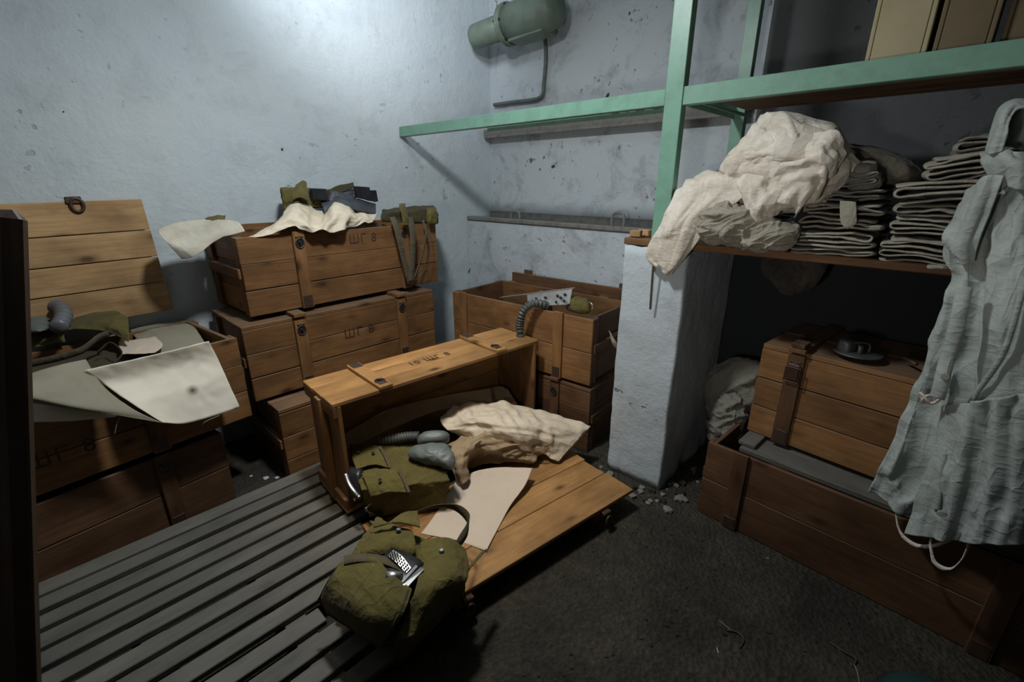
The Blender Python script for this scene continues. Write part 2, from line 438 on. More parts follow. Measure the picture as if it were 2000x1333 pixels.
def floor_mat():
    m, nt, N, L, B = nodes('dirt_floor'); tc = N.new('ShaderNodeTexCoord'); v = tc.outputs['Object']
    a = nz(N, L, v, 3.2, 7, .7, .4); b = nz(N, L, v, 38, 8, .75)
    c = ramp(N, L, a, [(.32, (.028, .022, .016)), (.5, (.058, .050, .034)), (.7, (.115, .092, .066))])
    c = mix(N, L, .6, c, ramp(N, L, b, [(.35, .25), (.7, 1.5)]), 'MULTIPLY')
    L.new(c, B.inputs['Base Color']); B.inputs['Roughness'].default_value = .85
    vo = N.new('ShaderNodeTexVoronoi'); vo.inputs['Scale'].default_value = 60; L.new(v, vo.inputs['Vector'])
    s = N.new('ShaderNodeMath'); s.operation = 'ADD'; L.new(b, s.inputs[0]); L.new(vo.outputs['Distance'], s.inputs[1])
    bump(N, L, s.outputs[0], .9, .02, B)
    return m
W_ORANGE = wood('pine_bright', (.56, .31, .115), (.40, .20, .07), dust=.0)
W_MID = wood('pine_aged', (.37, .185, .073), (.23, .108, .04), dust=.6, dustc=(.15, .125, .10))
W_LID = wood('pine_lid', (.68, .44, .22), (.47, .27, .115), var=.15)
W_RED = wood('pine_stained', (.20, .10, .048), (.12, .058, .028), dust=.25, dustc=(.14, .12, .10), rough=.62)
W_DARK = wood('wood_dark', (.11, .065, .038), (.06, .036, .022), dust=.3, dustc=(.12, .11, .10))
W_GREY = wood('slat_grey', (.19, .172, .14), (.125, .11, .088), dust=.4, dustc=(.19, .19, .175), knot=(.05, .045, .04), rough=.7)
W_SHELF = wood('shelf_board', (.30, .15, .065), (.18, .09, .04))
GREEN = plain('green_paint', (.19, .36, .27), .38, 0, (.10, .17, .13), .5, 14)
GREEN_D = plain('green_grey_paint', (.17, .215, .165), .5, 0, (.09, .11, .085), .6, 12)
WHITE = plaster('white_plaster', (.60, .65, .665), seed=3, dirtamt=.35, spots=.3)
WHITE2 = plaster('dirty_white_plaster', (.56, .59, .605), seed=11, dirtamt=1.1, spots=.95)
WHITE3 = plaster('pier_plaster', (.54, .58, .60), seed=21, dirtamt=.45, spots=.7)
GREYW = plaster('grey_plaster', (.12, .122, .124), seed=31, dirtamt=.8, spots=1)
DARKW = plaster('shaded_plaster', (.035, .038, .042), dirt=(.02, .02, .02), seed=37, dirtamt=.6, spots=.5)  # niche plaster with the shade under the shelf put into its colour
FLOOR = floor_mat()
STEEL = plain('steel', (.55, .54, .52), .3, 1.0, (.2, .18, .16), .6, 30)
ALU = plain('perforated_metal', (.62, .60, .56), .4, .9, (.3, .27, .24), .5, 25)
IRON = plain('rusty_iron', (.09, .06, .045), .55, .6, (.17, .08, .04), .6, 40)
RUBG = plain('grey_rubber', (.13, .15, .14), .5, 0, (.07, .08, .075), .6, 12)
RUBB = plain('blue_grey_rubber', (.055, .06, .072), .5, 0, (.03, .03, .035), .6, 12)
HOSEM = plain('hose_rubber', (.07, .073, .07), .42, 0, (.16, .15, .13), .5, 30)
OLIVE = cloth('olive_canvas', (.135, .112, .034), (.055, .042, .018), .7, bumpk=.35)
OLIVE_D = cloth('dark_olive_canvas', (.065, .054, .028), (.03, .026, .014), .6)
WEB = cloth('webbing', (.11, .09, .055), (.05, .04, .025), .6)
CRUMB = plain('crumbled_plaster', (.20, .19, .175), .9, 0, (.06, .055, .05), .8, 30)
CREAM = cloth('cream_cotton', (.74, .67, .57), (.36, .27, .17), .55, patch=7)
GREIGE = cloth('grey_beige_cotton', (.36, .33, .265), (.2, .17, .12), .5, patch=6)
GREIGE2 = cloth('dull_cotton', (.26, .245, .20), (.13, .12, .095), .5, patch=6)
PALE = cloth('pale_grey_cotton', (.47, .51, .475), (.24, .26, .235), .7, patch=5, bumpk=.28)
PAP_W = paper('white_paper', (.84, .76, .62), amt=.12, spot=(-2.215,0.342,0.659))
PAP_W2 = paper('old_white_paper', (.56, .52, .42), amt=.5, seed=23, crz=.4)
PAP_G = paper('grey_green_paper', (.29, .27, .20), amt=.3, seed=4)
PAP_B = paper('cream_paper', (.60, .50, .40), amt=.12, seed=9)
PAP_K = paper('kraft_paper', (.34, .25, .155), amt=.4, seed=14, crz=.5)
PAP_T = paper('crumpled_paper', (.66, .57, .44), amt=.2, seed=19, crz=.6)
INK = plain('stencil_ink', (.055, .028, .016), .8)
TEAL = plain('teal_enamel', (.02, .05, .052), .25, 0, (.02, .05, .05), .5, 8)
FRM = plain('black_frame', (.03, .03, .034), .35, .5, (.10, .10, .10), .5)
STRAW = plain('straw', (.30, .25, .17), .8)

# ---------------------------------------------------------------- planks and crates
_pl = {}
def plank(parent, name, L, Wd, Th, mtx, mat, bev=.0024, label=None):
    key = (round(L, 3), round(Wd, 3), round(Th, 3), mat.name)
    if key not in _pl:
        bm = box_bm(-L/2, L/2, -Wd/2, Wd/2, -Th/2, Th/2, bev)
        bmesh.ops.recalc_face_normals(bm, faces=bm.faces)
        me = bpy.data.meshes.new(name); bm.to_mesh(me); bm.free(); me.materials.append(mat); _pl[key] = me
    o = bpy.data.objects.new(name, _pl[key]); COL.objects.link(o)
    if parent is not None: o.parent = parent
    o.matrix_local = mtx
    if label: o['label'] = label
    return o
# orientation matrices: plank length along x (width z), y, z...
def O3(x, y, z): return Matrix((( *x, 0), (*y, 0), (*z, 0), (0, 0, 0, 1))).transposed()
FR = O3((1, 0, 0), (0, 0, 1), (0, -1, 0))      # length x, width z, thickness y
SD = O3((0, 1, 0), (0, 0, 1), (1, 0, 0))       # length y, width z, thickness x
FL = Matrix.Identity(4)                         # length x, width y, thickness z
FLY = O3((0, 1, 0), (-1, 0, 0), (0, 0, 1))     # length y, width x, thickness z
VF = O3((0, 0, 1), (1, 0, 0), (0, 1, 0))       # length z, width x, thickness y
VS = O3((0, 0, 1), (0, 1, 0), (-1, 0, 0))      # length z, width y, thickness x
def jit(a=.0015):
    return T((random.uniform(-a, a), random.uniform(-a, a), random.uniform(-a, a)))
def latch(parent, x, y, z, side=-1, down=True, big=False):
    """iron hasp: plate, loop ring and hinge pin, on the face looking towards side*y"""
    bm = bmesh.new(); r = .021
    pts = [(x+r*math.cos(a), y+side*.003, z+r*1.15*math.sin(a)) for a in [2*math.pi*k/18 for k in range(18)]]
    tube_bm(pts, .0032, 6, bm=bm, closed=True)
    tube_bm([(x+.004, y+side*.006, z-.014), (x-.004, y+side*.012, z+.010)], .0036, 8, bm=bm)
    box_bm(x-.020, x+.020, min(y, y+side*.004), max(y, y+side*.004), z+.026, z+.034, .001, bm=bm)
    o = obj('latch', bm, IRON, parent, None, False)
    bm = bmesh.new(); vs = [bm.verts.new((x+.0205*math.cos(a), y+side*.0015, z+.0235*math.sin(a))) for a in [2*math.pi*k/18 for k in range(18)]]
    w = [bm.verts.new((v.co.x, y-side*.002, v.co.z)) for v in vs]
    bm.faces.new(vs); bm.faces.new(w)
    for k in range(18): bm.faces.new((vs[k], vs[(k+1) % 18], w[(k+1) % 18], w[k]))
    obj('latch_socket', bm, FRM, parent, None, False)
    return o
def crate(name, label, mtx, L=1.17, Wd=.5, H=.43, mat=W_MID, strap=None, group=None, lid=None, t=.018, nplank=3,
          end_rail=True, latches=True, strap_x=(.24, .78), lid_ang=100, cat='crate', endmat=None, lidmat=None, nlid=4, bottom_n=3,
          lid_th=.02, lid_w=None, rim=True, cleats='out'):
    root = thing(name, label, cat, group=group); root.matrix_world = mtx
    strap = strap or mat; endmat = endmat or mat; lidmat = lidmat or mat
    h = H/nplank; g = .0034
    for k in range(nplank):
        zc = h*(k+.5)
        plank(root, 'plank', L, h-g, t, T((L/2, t/2, zc)) @ jit() @ FR, mat)
        plank(root, 'plank', L, h-g, t, T((L/2, Wd-t/2, zc)) @ jit() @ FR, mat)
        for xx in (.028, L-.028):
            plank(root, 'end_plank', Wd-2*t-.001, h-g, t, T((xx, Wd/2, zc)) @ SD, endmat)
    bw = (Wd-2*t)/bottom_n
    for k in range(bottom_n):
        plank(root, 'bottom_plank', L-.076, bw-g, t, T((L/2, t+bw*(k+.5), t/2)) @ FL, mat)
    for xx in (.0095, L-.0095):
        for yy in (t+.025, Wd-t-.025):
            plank(root, 'corner_batten', H-.004, .048, .018, T((xx, yy, H/2)) @ VS, endmat)
        if end_rail:
            s = -1 if xx < L/2 else 1
            plank(root, 'rail', Wd-2*t-.004, .05, .03, T((xx+s*.006, Wd/2, H*.55)) @ SD, endmat)
    for f in strap_x:
        x = L*f
        plank(root, 'strap_batten', H+.012, .062, .016, T((x, -.009, H/2+.004)) @ VF, strap)
        plank(root, 'strap_batten', H, .062, .016, T((x, Wd+.009, H/2)) @ VF, strap)
        bm = box_bm(x-.024, x+.024, -.0195, -.0165, .006, .066, .001); obj('plate', bm, IRON, root)
        if latches: latch(root, x, -.0165, H-.05)
    if lid is not None:
        W2 = lid_w or Wd
        a = {'closed': 0, 'open': R(lid_ang)}[lid]
        M = T((0, Wd, H)) @ Matrix.Rotation(-a, 4, 'X') @ T((0, -W2, 0))      # hinge on the rear edge
        w = W2/nlid
        bm = bmesh.new()
        for f in strap_x: box_bm(L*f-.02, L*f+.02, W2-.05, W2-.002, -.003, .0, .001, bm=bm)      # hinge leaves
        lr = obj('lid', bm, IRON, root, M)
        for k in range(nlid):
            plank(lr, 'lid_plank', L, w-g, lid_th, T((L/2, w*(k+.5), lid_th/2+.001)) @ jit() @ FL, lidmat)
        for f in strap_x:
            x = L*f
            plank(lr, 'cleat', W2+.03, .062, .02, T((x, W2/2-.012, lid_th+.011)) @ FLY, strap)
            if lid == 'open':
                bm = box_bm(x-.02, x+.02, -.03, .02, lid_th*.1, lid_th+.02, .003)
                pts = [(x+.02*math.cos(b), -.045+.024*math.sin(b), lid_th*.5) for b in [2*math.pi*k/14 for k in range(14)]]
                tube_bm(pts, .0045, 6, bm=bm, closed=True); obj('hasp', bm, IRON, lr)
    return root
def stencil(parent, text, size, mtx, mat=INK):
    cu = bpy.data.curves.new('stencil', 'FONT'); cu.body = text; cu.size = size; cu.extrude = .0004; cu.align_x = 'CENTER'; cu.align_y = 'CENTER'
    cu.space_character = 1.15
    o = bpy.data.objects.new('tmp', cu); COL.objects.link(o)
    dg = bpy.context.evaluated_depsgraph_get(); me = bpy.data.meshes.new_from_object(o.evaluated_get(dg))
    COL.objects.unlink(o); bpy.data.objects.remove(o)
    me.materials.clear(); me.materials.append(mat)
    q = link('stencil_marking', me, None, parent, mtx)
    q['label'] = 'black stencilled marking'
    return q
def frame(origin, yaw):     # crate frame: x along the long side, y into depth, z up
    return T(origin) @ Matrix.Rotation(R(yaw), 4, 'Z')
#@@@ STRUCTURE
# ---------------------------------------------------------------- the room
def st(name, bm, mat, smooth=False):
    o = obj(name, bm, mat, None, None, smooth); o['kind'] = 'structure'; return o
XL, YB = -2.92, 2.82
def rough_box(x0, x1, y0, y1, z0, z1, cuts, amp, freq, seed, bev=.01):
    bm = box_bm(x0, x1, y0, y1, z0, z1)
    n = max(2, int(cuts))
    bmesh.ops.subdivide_edges(bm, edges=bm.edges[:], cuts=n, use_grid_fill=True)
    for v in bm.verts:
        q = v.co*freq+Vector((seed, 0, 0))
        v.co += Vector((noise.fractal(q, 1, 2, 4), noise.fractal(q+Vector((9, 9, 9)), 1, 2, 4), 0))*amp
    return bm
st('floor', rough_box(-2.95, 2.2, -2.5, 2.85, -.08, 0, 60, 0, 1, 0), FLOOR)
st('ceiling', box_bm(XL-.1, 2.3, -2.6, 2.95, 3.0, 3.1), WHITE)
def wall(name, x0, x1, y0, y1, z0, z1, mat, amp=.004, seed=0, n=40): st(name, rough_box(x0, x1, y0, y1, z0, z1, n, amp, 3, seed), mat, True)
st('wall_left', box_bm(XL-.1, XL, -2.6, 2.95, -.05, 3.02), WHITE)
st('wall_back', box_bm(XL-.1, -.90, YB, YB+.1, -.05, 3.02), WHITE2)
st('wall_back_niche', box_bm(-.90, 2.3, YB-.003, YB+.1, 1.2, 3.02), GREYW)  # shade above the upper shelf is put into this darker grey
st('wall_right', box_bm(2.2, 2.3, -2.6, 2.95, -.05, 3.02), GREYW)
st('wall_front', box_bm(XL-.1, 2.3, -2.6, -2.5, -.05, 3.02), GREYW)
st('wall_back_lower', box_bm(XL, -.95, 2.54, YB, -.02, 1.215, .008), WHITE2)
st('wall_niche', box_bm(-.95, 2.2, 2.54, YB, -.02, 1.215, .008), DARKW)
# masonry pier that carries the shelf, and its twin beyond the frame
b = rough_box(-1.109, -.806, 1.94, 2.545, 0, 1.225, 26, .006, 6, 3)
ed = [v for v in b.verts]
for v in ed:
    if abs(v.co.z-1.225) < .03: v.co.z += .012*noise.noise(v.co*14)
    if v.co.z < .05: v.co.y -= .02*abs(noise.noise(v.co*11)); v.co.x += .02*noise.noise(v.co*9)
st('trim_1', b, WHITE3, True)
st('trim_2', box_bm(1.2, 1.5, 1.94, 2.545, 0, 1.225, .01), WHITE3)
# crumbled plaster at the foot of the pier
for k in range(46):
    if k % 2: x, y = random.uniform(-1.15, -.74), random.uniform(1.80, 1.93)
    else: x, y = random.uniform(-.79, -.66), random.uniform(1.80, 2.3)
    r = random.uniform(.006, .028)
    bm = bmesh.new(); bmesh.ops.create_icosphere(bm, subdivisions=1, radius=r)
    for v in bm.verts: v.co *= 1+.45*noise.noise(v.co*60+Vector((k, 0, 0)))
    for v in bm.verts: v.co.z = v.co.z*.6+r*.35
    o = obj('plaster_chunk', bm, CRUMB if k % 3 else FLOOR, None, T((x, y, 0)) @ Matrix.Rotation(k, 4, 'Z'))
    tag(o, 'small crumbled lump of plaster on the floor at the foot of the white pier', 'rubble', 'plaster crumbs around the pier foot')
bm = bmesh.new()
for k in range(1500):
    x, y = random.uniform(-1.2, 1.0), random.uniform(-.2, 1.85)
    if x < -1.0 and y < 1.0: continue
    r = random.choice((.0018, .0025, .0035, .006))*random.uniform(.7, 1.3)
    q = bmesh.ops.create_icosphere(bm, subdivisions=1, radius=r)
    for v in q['verts']: v.co = Vector((v.co.x*1.2+x, v.co.y+y, v.co.z*.6+r*.3))
tag(obj('gravel', bm, FLOOR), 'loose grit and crumbs strewn over the dark dirt floor', 'gravel', kind='stuff')

# ledge along the back wall with two rails and two iron handles
r = thing('wall_rail', 'dusty timber rail along the edge of the back wall ledge, two iron handles on it', 'rail', (-2.1, 2.56, 1.215))
def lp(p, o=r): return tuple(a-b for a, b in zip(p, o.location))
def rbox(name, par, x0, x1, y0, y1, z0, z1, mat, bev=.003):
    l = par.location; return obj(name, box_bm(x0-l[0], x1-l[0], y0-l[1], y1-l[1], z0-l[2], z1-l[2], bev), mat, par)
DUST = plain('dusty_timber', (.20, .19, .17), .8, 0, (.06, .05, .045), .7, 22)
rbox('front_rail', r, XL+.01, -1.12, 2.525, 2.60, 1.215, 1.245, DUST, .006)
for cx, hh in ((-2.44, .075), (-1.555, .10)):
    w = .085
    pts = [(cx-w/2, 2.605, 1.22), (cx-w/2, 2.605, 1.22+hh*.75), (cx-w*.32, 2.605, 1.22+hh*.97), (cx, 2.605, 1.22+hh*1.03), (cx+w*.32, 2.605, 1.22+hh*.97), (cx+w/2, 2.605, 1.22+hh*.75), (cx+w/2, 2.605, 1.22)]
    tube('handle', [lp(p) for p in pts], .009, plain('dull_iron', (.22, .22, .22), .6, .3, (.1, .08, .06), .6), r, n=26)
r2 = thing('wall_rail', 'dusty timber rail lying at the back of the ledge against the wall', 'rail', (-2.1, 2.78, 1.215))
rbox('rail', r2, XL+.03, -1.10, 2.77, 2.815, 1.225, 1.275, DUST, .005)
rbox('packing', r2, XL+.10, XL+.2, 2.77, 2.81, 1.215, 1.226, DUST)
# upper ledge beam on the back wall
r3 = thing('wall_beam', 'dusty grey timber beam fixed along the back wall behind the green shelf frame', 'beam', (-1.8, 2.78, 1.83))
rbox('beam', r3, XL+.005, -.93, 2.735, 2.815, 1.855, 1.90, DUST, .004)
rbox('lip', r3, XL+.02, -.93, 2.725, 2.74, 1.835, 1.857, DUST, .002)
for k in range(7):
    x = -1.75+.11*k
    o = obj('bolt', tube_bm([(0, 0, 0), (.03+.03*random.random(), .02, 0)], .009, 6), IRON, None, T((x, 2.765, 1.911)) @ Matrix.Rotation(k*1.3, 4, 'Z'))
    tag(o, 'rusty bolt lying on the wall beam left of the green rear post', 'bolt', 'rusty bolts on the wall beam')

# ---------------------------------------------------------------- green steel shelf frame
f = thing('shelf_frame', 'green painted steel shelf frame with square posts standing on the white pier', 'shelf', (-.95, 1.96, 1.26))
def gb(name, x0, x1, y0, y1, z0, z1, bev=.002, mat=None): return rbox(name, f, x0, x1, y0, y1, z0, z1, mat or GREEN, bev)
gb('post', -.983, -.908, 1.94, 1.985, 1.262, 2.99)
gb('post', -.935, -.875, 2.57, 2.615, 1.262, 2.99)
gb('front_beam', XL+.004, -.984, 1.944, 1.952, 1.80, 1.862)
gb('front_beam_flange', XL+.004, -.984, 1.952, 1.992, 1.80, 1.806, .001)
gb('rear_strip', -2.1, -.984, 2.0, 2.004, 1.782, 1.800, .001)
gb('front_beam', -.907, 1.6, 1.944, 1.952, 1.795, 1.862)
gb('front_beam_flange', -.907, 1.6, 1.952, 1.985, 1.795, 1.801, .001)
gb('side_beam', -.93, -.922, 1.986, 2.569, 1.80, 1.86)
gb('side_beam', -.86, -.852, 1.986, 2.59, 1.80, 1.815)
bd = thing('upper_shelf_boards', 'dark brown boards laid in the green frame above the clothes', 'shelf', (.3, 2.1, 1.805))
for k in range(4):
    plank(bd, 'board', 2.35, .098, .022, T((.075, -.085+.1*k, .012)) @ jit() @ FL, W_SHELF)
lb = thing('lower_shelf_boards', 'worn orange-brown boards on the white pier carrying the folded clothes', 'shelf', (0, 2.2, 1.228))
for k in range(5):
    plank(lb, 'board', 2.42-.012*(k % 3), .124, .030, T((.09, -.2+.126*k, .016)) @ jit() @ FL, W_SHELF, .004)
for i, (x, y, z, a) in enumerate(((-1.075, 1.97, 1.262, .2), (-1.06, 2.03, 1.262, -.3))):
    o = plank(None, 'wood_block', .05+.02*i, .035, .028, T((x, y, z+.016)) @ Matrix.Rotation(a, 4, 'Z'), W_LID)
    tag(o, ['small raw wood block at the shelf end under the hanging white cloth', 'small raw wood block on the shelf end beside the green post'][i], 'block')
# boxes on the upper shelf
def shelf_box(name, label, x0, x1, y0, y1, z0, h, mat, tilt=0):
    t = thing(name, label, 'box', ((x0+x1)/2, (y0+y1)/2, z0), (0, 0, tilt)); w, d = (x1-x0), (y1-y0)
    for s in (-1, 1): plank(t, 'side_panel', h, d, .012, T((s*(w/2-.006), 0, h/2)) @ VS, mat)
    plank(t, 'front_panel', h, w-.026, .012, T((0, -d/2+.006, h/2)) @ VF, mat)
    plank(t, 'back_panel', h, w-.026, .012, T((0, d/2-.006, h/2)) @ VF, mat)
    plank(t, 'base_panel', w-.03, d-.03, .010, T((0, 0, .006)), mat)
    return t
CARD = plain('pale_fibreboard', (.42, .36, .22), .8, 0, (.25, .2, .1), .4, 6)
CARD2 = plain('brown_fibreboard', (.17, .13, .07), .8, 0, (.08, .06, .03), .5, 6)
shelf_box('storage_box', 'pale yellowish box leaning on the upper green shelf', -.335, -.185, 2.0, 2.22, 1.832, .42, CARD)
shelf_box('storage_box', 'brown box standing right of the pale box on the upper shelf', -.172, -.045, 2.0, 2.22, 1.832, .45, CARD2)
shelf_box('storage_box', 'dark brown box at the right end of the upper shelf in view', -.03, .16, 2.03, 2.25, 1.832, .40, CARD2)

# ---------------------------------------------------------------- siren unit and conduit in the corner
ax0, ax1 = Vector((-2.841,2.600,2.501)), Vector((-2.117,2.620,2.534))
dv = (ax1-ax0).normalized(); ln = (ax1-ax0).length
s = thing('wall_blower', 'grey-green cylindrical blower unit high in the room corner', 'blower', ax0)
s.rotation_euler = dv.to_track_quat('X', 'Z').to_euler()
def cyl(name, prof, mat, par, seg=36):
    bm = bmesh.new(); rings = []
    for x, rr in prof: rings.append([bm.verts.new((x, rr*math.cos(2*math.pi*k/seg), rr*math.sin(2*math.pi*k/seg))) for k in range(seg)])
    for a, c in zip(rings, rings[1:]):
        for k in range(seg): bm.faces.new((a[k], a[(k+1) % seg], c[(k+1) % seg], c[k]))
    bm.faces.new(rings[0]); bm.faces.new(rings[-1])
    return obj(name, bm, mat, par, None, True)
m1 = ln*.44
cyl('barrel', [(0, .066), (.004, .078), (.012, .080), (m1, .080)], GREEN_D, s)
cyl('flange', [(m1-.012, .11), (m1-.01, .128), (m1+.004, .130), (m1+.006, .120), (m1+.010, .120), (m1+.012, .130), (m1+.026, .128), (m1+.028, .11)], GREEN_D, s)
cyl('housing', [(m1+.02, .115), (ln*.9, .118), (ln*1.0, .108), (ln*1.04, .07)], GREEN_D, s)
bm = bmesh.new()
for k in range(6):
    a = k*math.pi/3; tube_bm([(m1-.022, .119*math.cos(a), .119*math.sin(a)), (m1+.036, .119*math.cos(a), .119*math.sin(a))], .007, 6, bm=bm)
obj('flange_bolts', bm, IRON, s)
o = cyl('terminal_box', [(0, .052), (.035, .052), (.04, .045), (.045, .03), (.055, .028), (.06, .01)], GREEN_D, s, 24)
o.matrix_local = T((ln*.68, -.045, .03)) @ Vector((0, -1, .35)).to_track_quat('X', 'Z').to_matrix().to_4x4()
obj('foot', box_bm(m1+.04, ln*.9, -.05, .10, -.118, -.09, .004), GREEN_D, s)
obj('wall_bracket', box_bm(m1+.06, ln*.86, .08, .20, -.02, .02, .004), GREEN_D, s)
cp = [(-2.354,2.790,2.545), (-2.329,2.790,2.329), (-2.343,2.790,2.158), (-2.350,2.790,2.101), (-2.388,2.790,2.076), (-2.471,2.790,2.072), (-2.652,2.790,2.077), (-2.846,2.790,2.079)]
tag(tube('conduit', cp, .013, plain('conduit_paint', (.13, .145, .13), .6, 0, (.04, .04, .04), .6), n=40), 'thin grey conduit pipe running down from the blower and bending left', 'pipe')

# ---------------------------------------------------------------- slatted duckboard
pf = thing('duckboard', 'grey slatted wooden floor grating in front of the left crates', 'duckboard', (-1.6, .3, 0))
x = -2.165; k = 0
widths = []
while x < -1.02:
    w = .068 if k else .078
    y0, y1 = -.40, 1.84
    if x > -1.62: y1 = .72+.02*math.sin(k*2.1)
    if x > -1.36: y1 = .40 if x < -1.28 else .52
    L_ = y1-y0
    plank(pf, 'slat', L_, w, .024, T((x+w/2+1.6, (y0+y1)/2-.3, .088)) @ jit(.001) @ FLY, W_GREY, .003)
    x += w+(.016 if k == 0 else .026+.004*math.sin(k*1.7)); k += 1
for y in (-.33, -.02, .33):
    plank(pf, 'bearer', 1.12, .07, .074, T((0, y-.3, .0375)) @ FL, W_GREY)
for y in (.95, 1.7):
    plank(pf, 'bearer', .62, .07, .074, T((-.25, y-.3, .0375)) @ FL, W_GREY)

# ---------------------------------------------------------------- crates along the left wall
crate('wooden_crate', 'plank crate at the bottom of the three-high stack by the left wall', frame((-2.24, .665, 0), 90), 1.15, .48, .405, W_MID, lid='closed', group=None)
c = crate('wooden_crate', 'closed plank crate in the middle of the three-high stack by the left wall', frame((-2.375, .612, .448), 90.2), 1.14, .48, .375, W_MID, lid='closed')
stencil(c, '\u0428\u0413 8', .075, T((.60, -.0008, .235)) @ Matrix.Rotation(R(90), 4, 'X'))
c = crate('wooden_crate', 'open plank crate on top of the three-high stack, straps and paper spilling out', frame((-2.43, .68, .868), 92.2), 1.20, .46, .39, W_MID)
stencil(c, '\u0428\u0413 8', .07, T((.66, -.0008, .33)) @ Matrix.Rotation(R(90), 4, 'X'))
# open lid of that crate hanging behind it
CM = c
# left stack
crate('wooden_crate', 'dark plank crate on the floor under the open crate at far left', frame((-2.17, -.69, 0), 98), 1.13, .5, .37, W_RED, lid=None, group=None, nplank=2)
cA = crate('wooden_crate', 'open plank crate at far left, lid up against the wall, white paper over its rim', frame((-2.20, -.545, .40), 97), 1.13, .5, .415, W_MID, lid=None, latches=False, strap_x=(.2, .66))
stencil(cA, '\u0428\u0413 8', .08, T((.45, -.0008, .13)) @ Matrix.Rotation(R(90), 4, 'X'))
# its lid: hinged to the back edge and leaning on the wall
lidA = obj('lid', box_bm(.2, .24, -.003, 0, 0, .05, .0005), IRON, cA)
p0, p1, p2 = Vector((-2.845,0.443,0.880)), Vector((-2.875,0.432,1.429)), Vector((-2.875,0.022,1.409))
up = (p1-p0); Ht = up.length; up.normalize(); al = (p2-p1).normalized(); al = (al-up*al.dot(up)).normalized(); nn = al.cross(up)
if nn.x < 0: nn = -nn
ML = Matrix((( *(-al), 0), (*up, 0), (*((-al).cross(up)), 0), (0, 0, 0, 1))).transposed(); Ll = 1.1
org = p0+al*Ll
ML.translation = org
lidA.matrix_world = ML
bpy.context.view_layer.update()
hh = [.0, .155, .405, .64, .80, 1.0]
hh = [0, .27, .50, .735, 1.0]
for k in range(4):
    a, e = hh[k]*Ht, hh[k+1]*Ht
    plank(lidA, 'lid_plank', Ll, e-a-.004, .02, T((Ll/2, (a+e)/2, 0)) @ FL, W_LID)
cA_inv = cA.matrix_world.inverted()
for xx in (.3, Ll-.235):
    plank(lidA, 'cleat', Ht, .06, .018, T((xx, Ht/2, -.02 if (ML.to_3x3() @ Vector((0, 0, 1))).x > 0 else .02)) @ VS @ Matrix.Rotation(math.pi/2, 4, 'X') if False else T((xx, Ht/2, -.02 if (ML.to_3x3() @ Vector((0, 0, 1))).x > 0 else .02)) @ O3((0, 1, 0), (1, 0, 0), (0, 0, -1)), W_MID)
sg = 1 if (ML.to_3x3() @ Vector((0, 0, 1))).x > 0 else -1
bm = box_bm(Ll-.27, Ll-.215, Ht-.012, Ht+.018, -.02, .02, .003)
xc = Ll-.235
tube_bm([(xc+.021*math.cos(b), Ht-.018+.028*math.sin(b), sg*.018) for b in [2*math.pi*k/16 for k in range(16)]], .007, 8, bm=bm, closed=True)
obj('hasp', bm, IRON, lidA)

# ---------------------------------------------------------------- crates behind the pier
crate('wooden_crate', 'dark plank crate on the floor under the open crate left of the white pier', frame((-2.33, 1.90, 0), 4), 1.06, .5, .385, W_RED, lid='closed', nplank=3, endmat=W_RED)
cO = crate('wooden_crate', 'large open crate left of the white pier with metal frames and a hose inside', frame((-2.36, 1.90, .428), 4), 1.08, .50, .385, W_MID, nplank=2, strap=W_MID, endmat=W_RED, latches=False, strap_x=(.10, .80))

# ---------------------------------------------------------------- fallen crate with its lid out
MF = Matrix(((0, 0, 1, 0), (-1, 0, 0, 0), (0, -1, 0, 0), (0, 0, 0, 1)))
LF, WF, HF = 1.19, .535, .33
tip = T((-1.655, .69, .122)) @ Matrix.Rotation(R(-4), 4, 'Z') @ T((-HF, LF, WF)) @ MF
cF = crate('wooden_crate', 'crate lying on its side in the middle of the room, open towards the camera', tip, LF, WF, HF, W_ORANGE, nplank=3, strap_x=(.24, .80), endmat=W_MID, bottom_n=4)
stencil(cF, '10 \u0428\u0413 8', .06, T((.62, -.0008, .16)) @ Matrix.Rotation(R(90), 4, 'X') @ Matrix.Rotation(math.pi, 4, 'Z'))
# lid laid out flat, resting on the duckboard edge and its own cleats
lt = obj('lid', box_bm(-.02, .02, .0, .003, -.02, .02, .0005), IRON, cF)
a0, a1, a2, a3 = [Vector(q) for q in ((-1.563,0.653,0.125), (-1.000,0.618,0.125), (-0.832,1.713,0.125), (-1.235,1.784,0.125))]
u = (a2-a1); u.z = 0; Llf = u.length; u.normalize(); v = Vector((-u.y, u.x, 0))
LM = Matrix((( *u, 0), (*v, 0), (0, 0, 1, 0), (0, 0, 0, 1))).transposed(); LM.translation = Vector((a1.x, a1.y, .112))
lt.matrix_world = LM
for k, (w0, w1) in enumerate(((0, .168), (.171, .31), (.313, .445), (.448, .56))):
    dx = (0, .012, .0, .03)[k]
    plank(lt, 'lid_plank', Llf-dx, w1-w0, .02, T(((Llf-dx)/2, (w0+w1)/2, 0)) @ FL, W_ORANGE)
for xx in (.17, Llf-.20):
    plank(lt, 'cleat', .56, .062, .085, T((xx, .31, -.054)) @ FLY, W_MID)
    bm = box_bm(xx-.022, xx+.022, -.022, .01, -.025, -.008, .003)
    tube_bm([(xx+.016*math.cos(b), -.028, -.05+.024*math.sin(b)) for b in [2*math.pi*k/14 for k in range(14)]], .0045, 6, bm=bm, closed=True)
    obj('hasp', bm, IRON, lt)

# ---------------------------------------------------------------- crates in the niche under the shelf
cR = crate('wooden_crate', 'long reddish crate on the floor under the shelf at right', frame((-.60, 1.93, 0), -3.3), 1.22, .50, .385, W_RED, nplank=2, strap_x=(.125, .80), latches=False, endmat=W_RED)
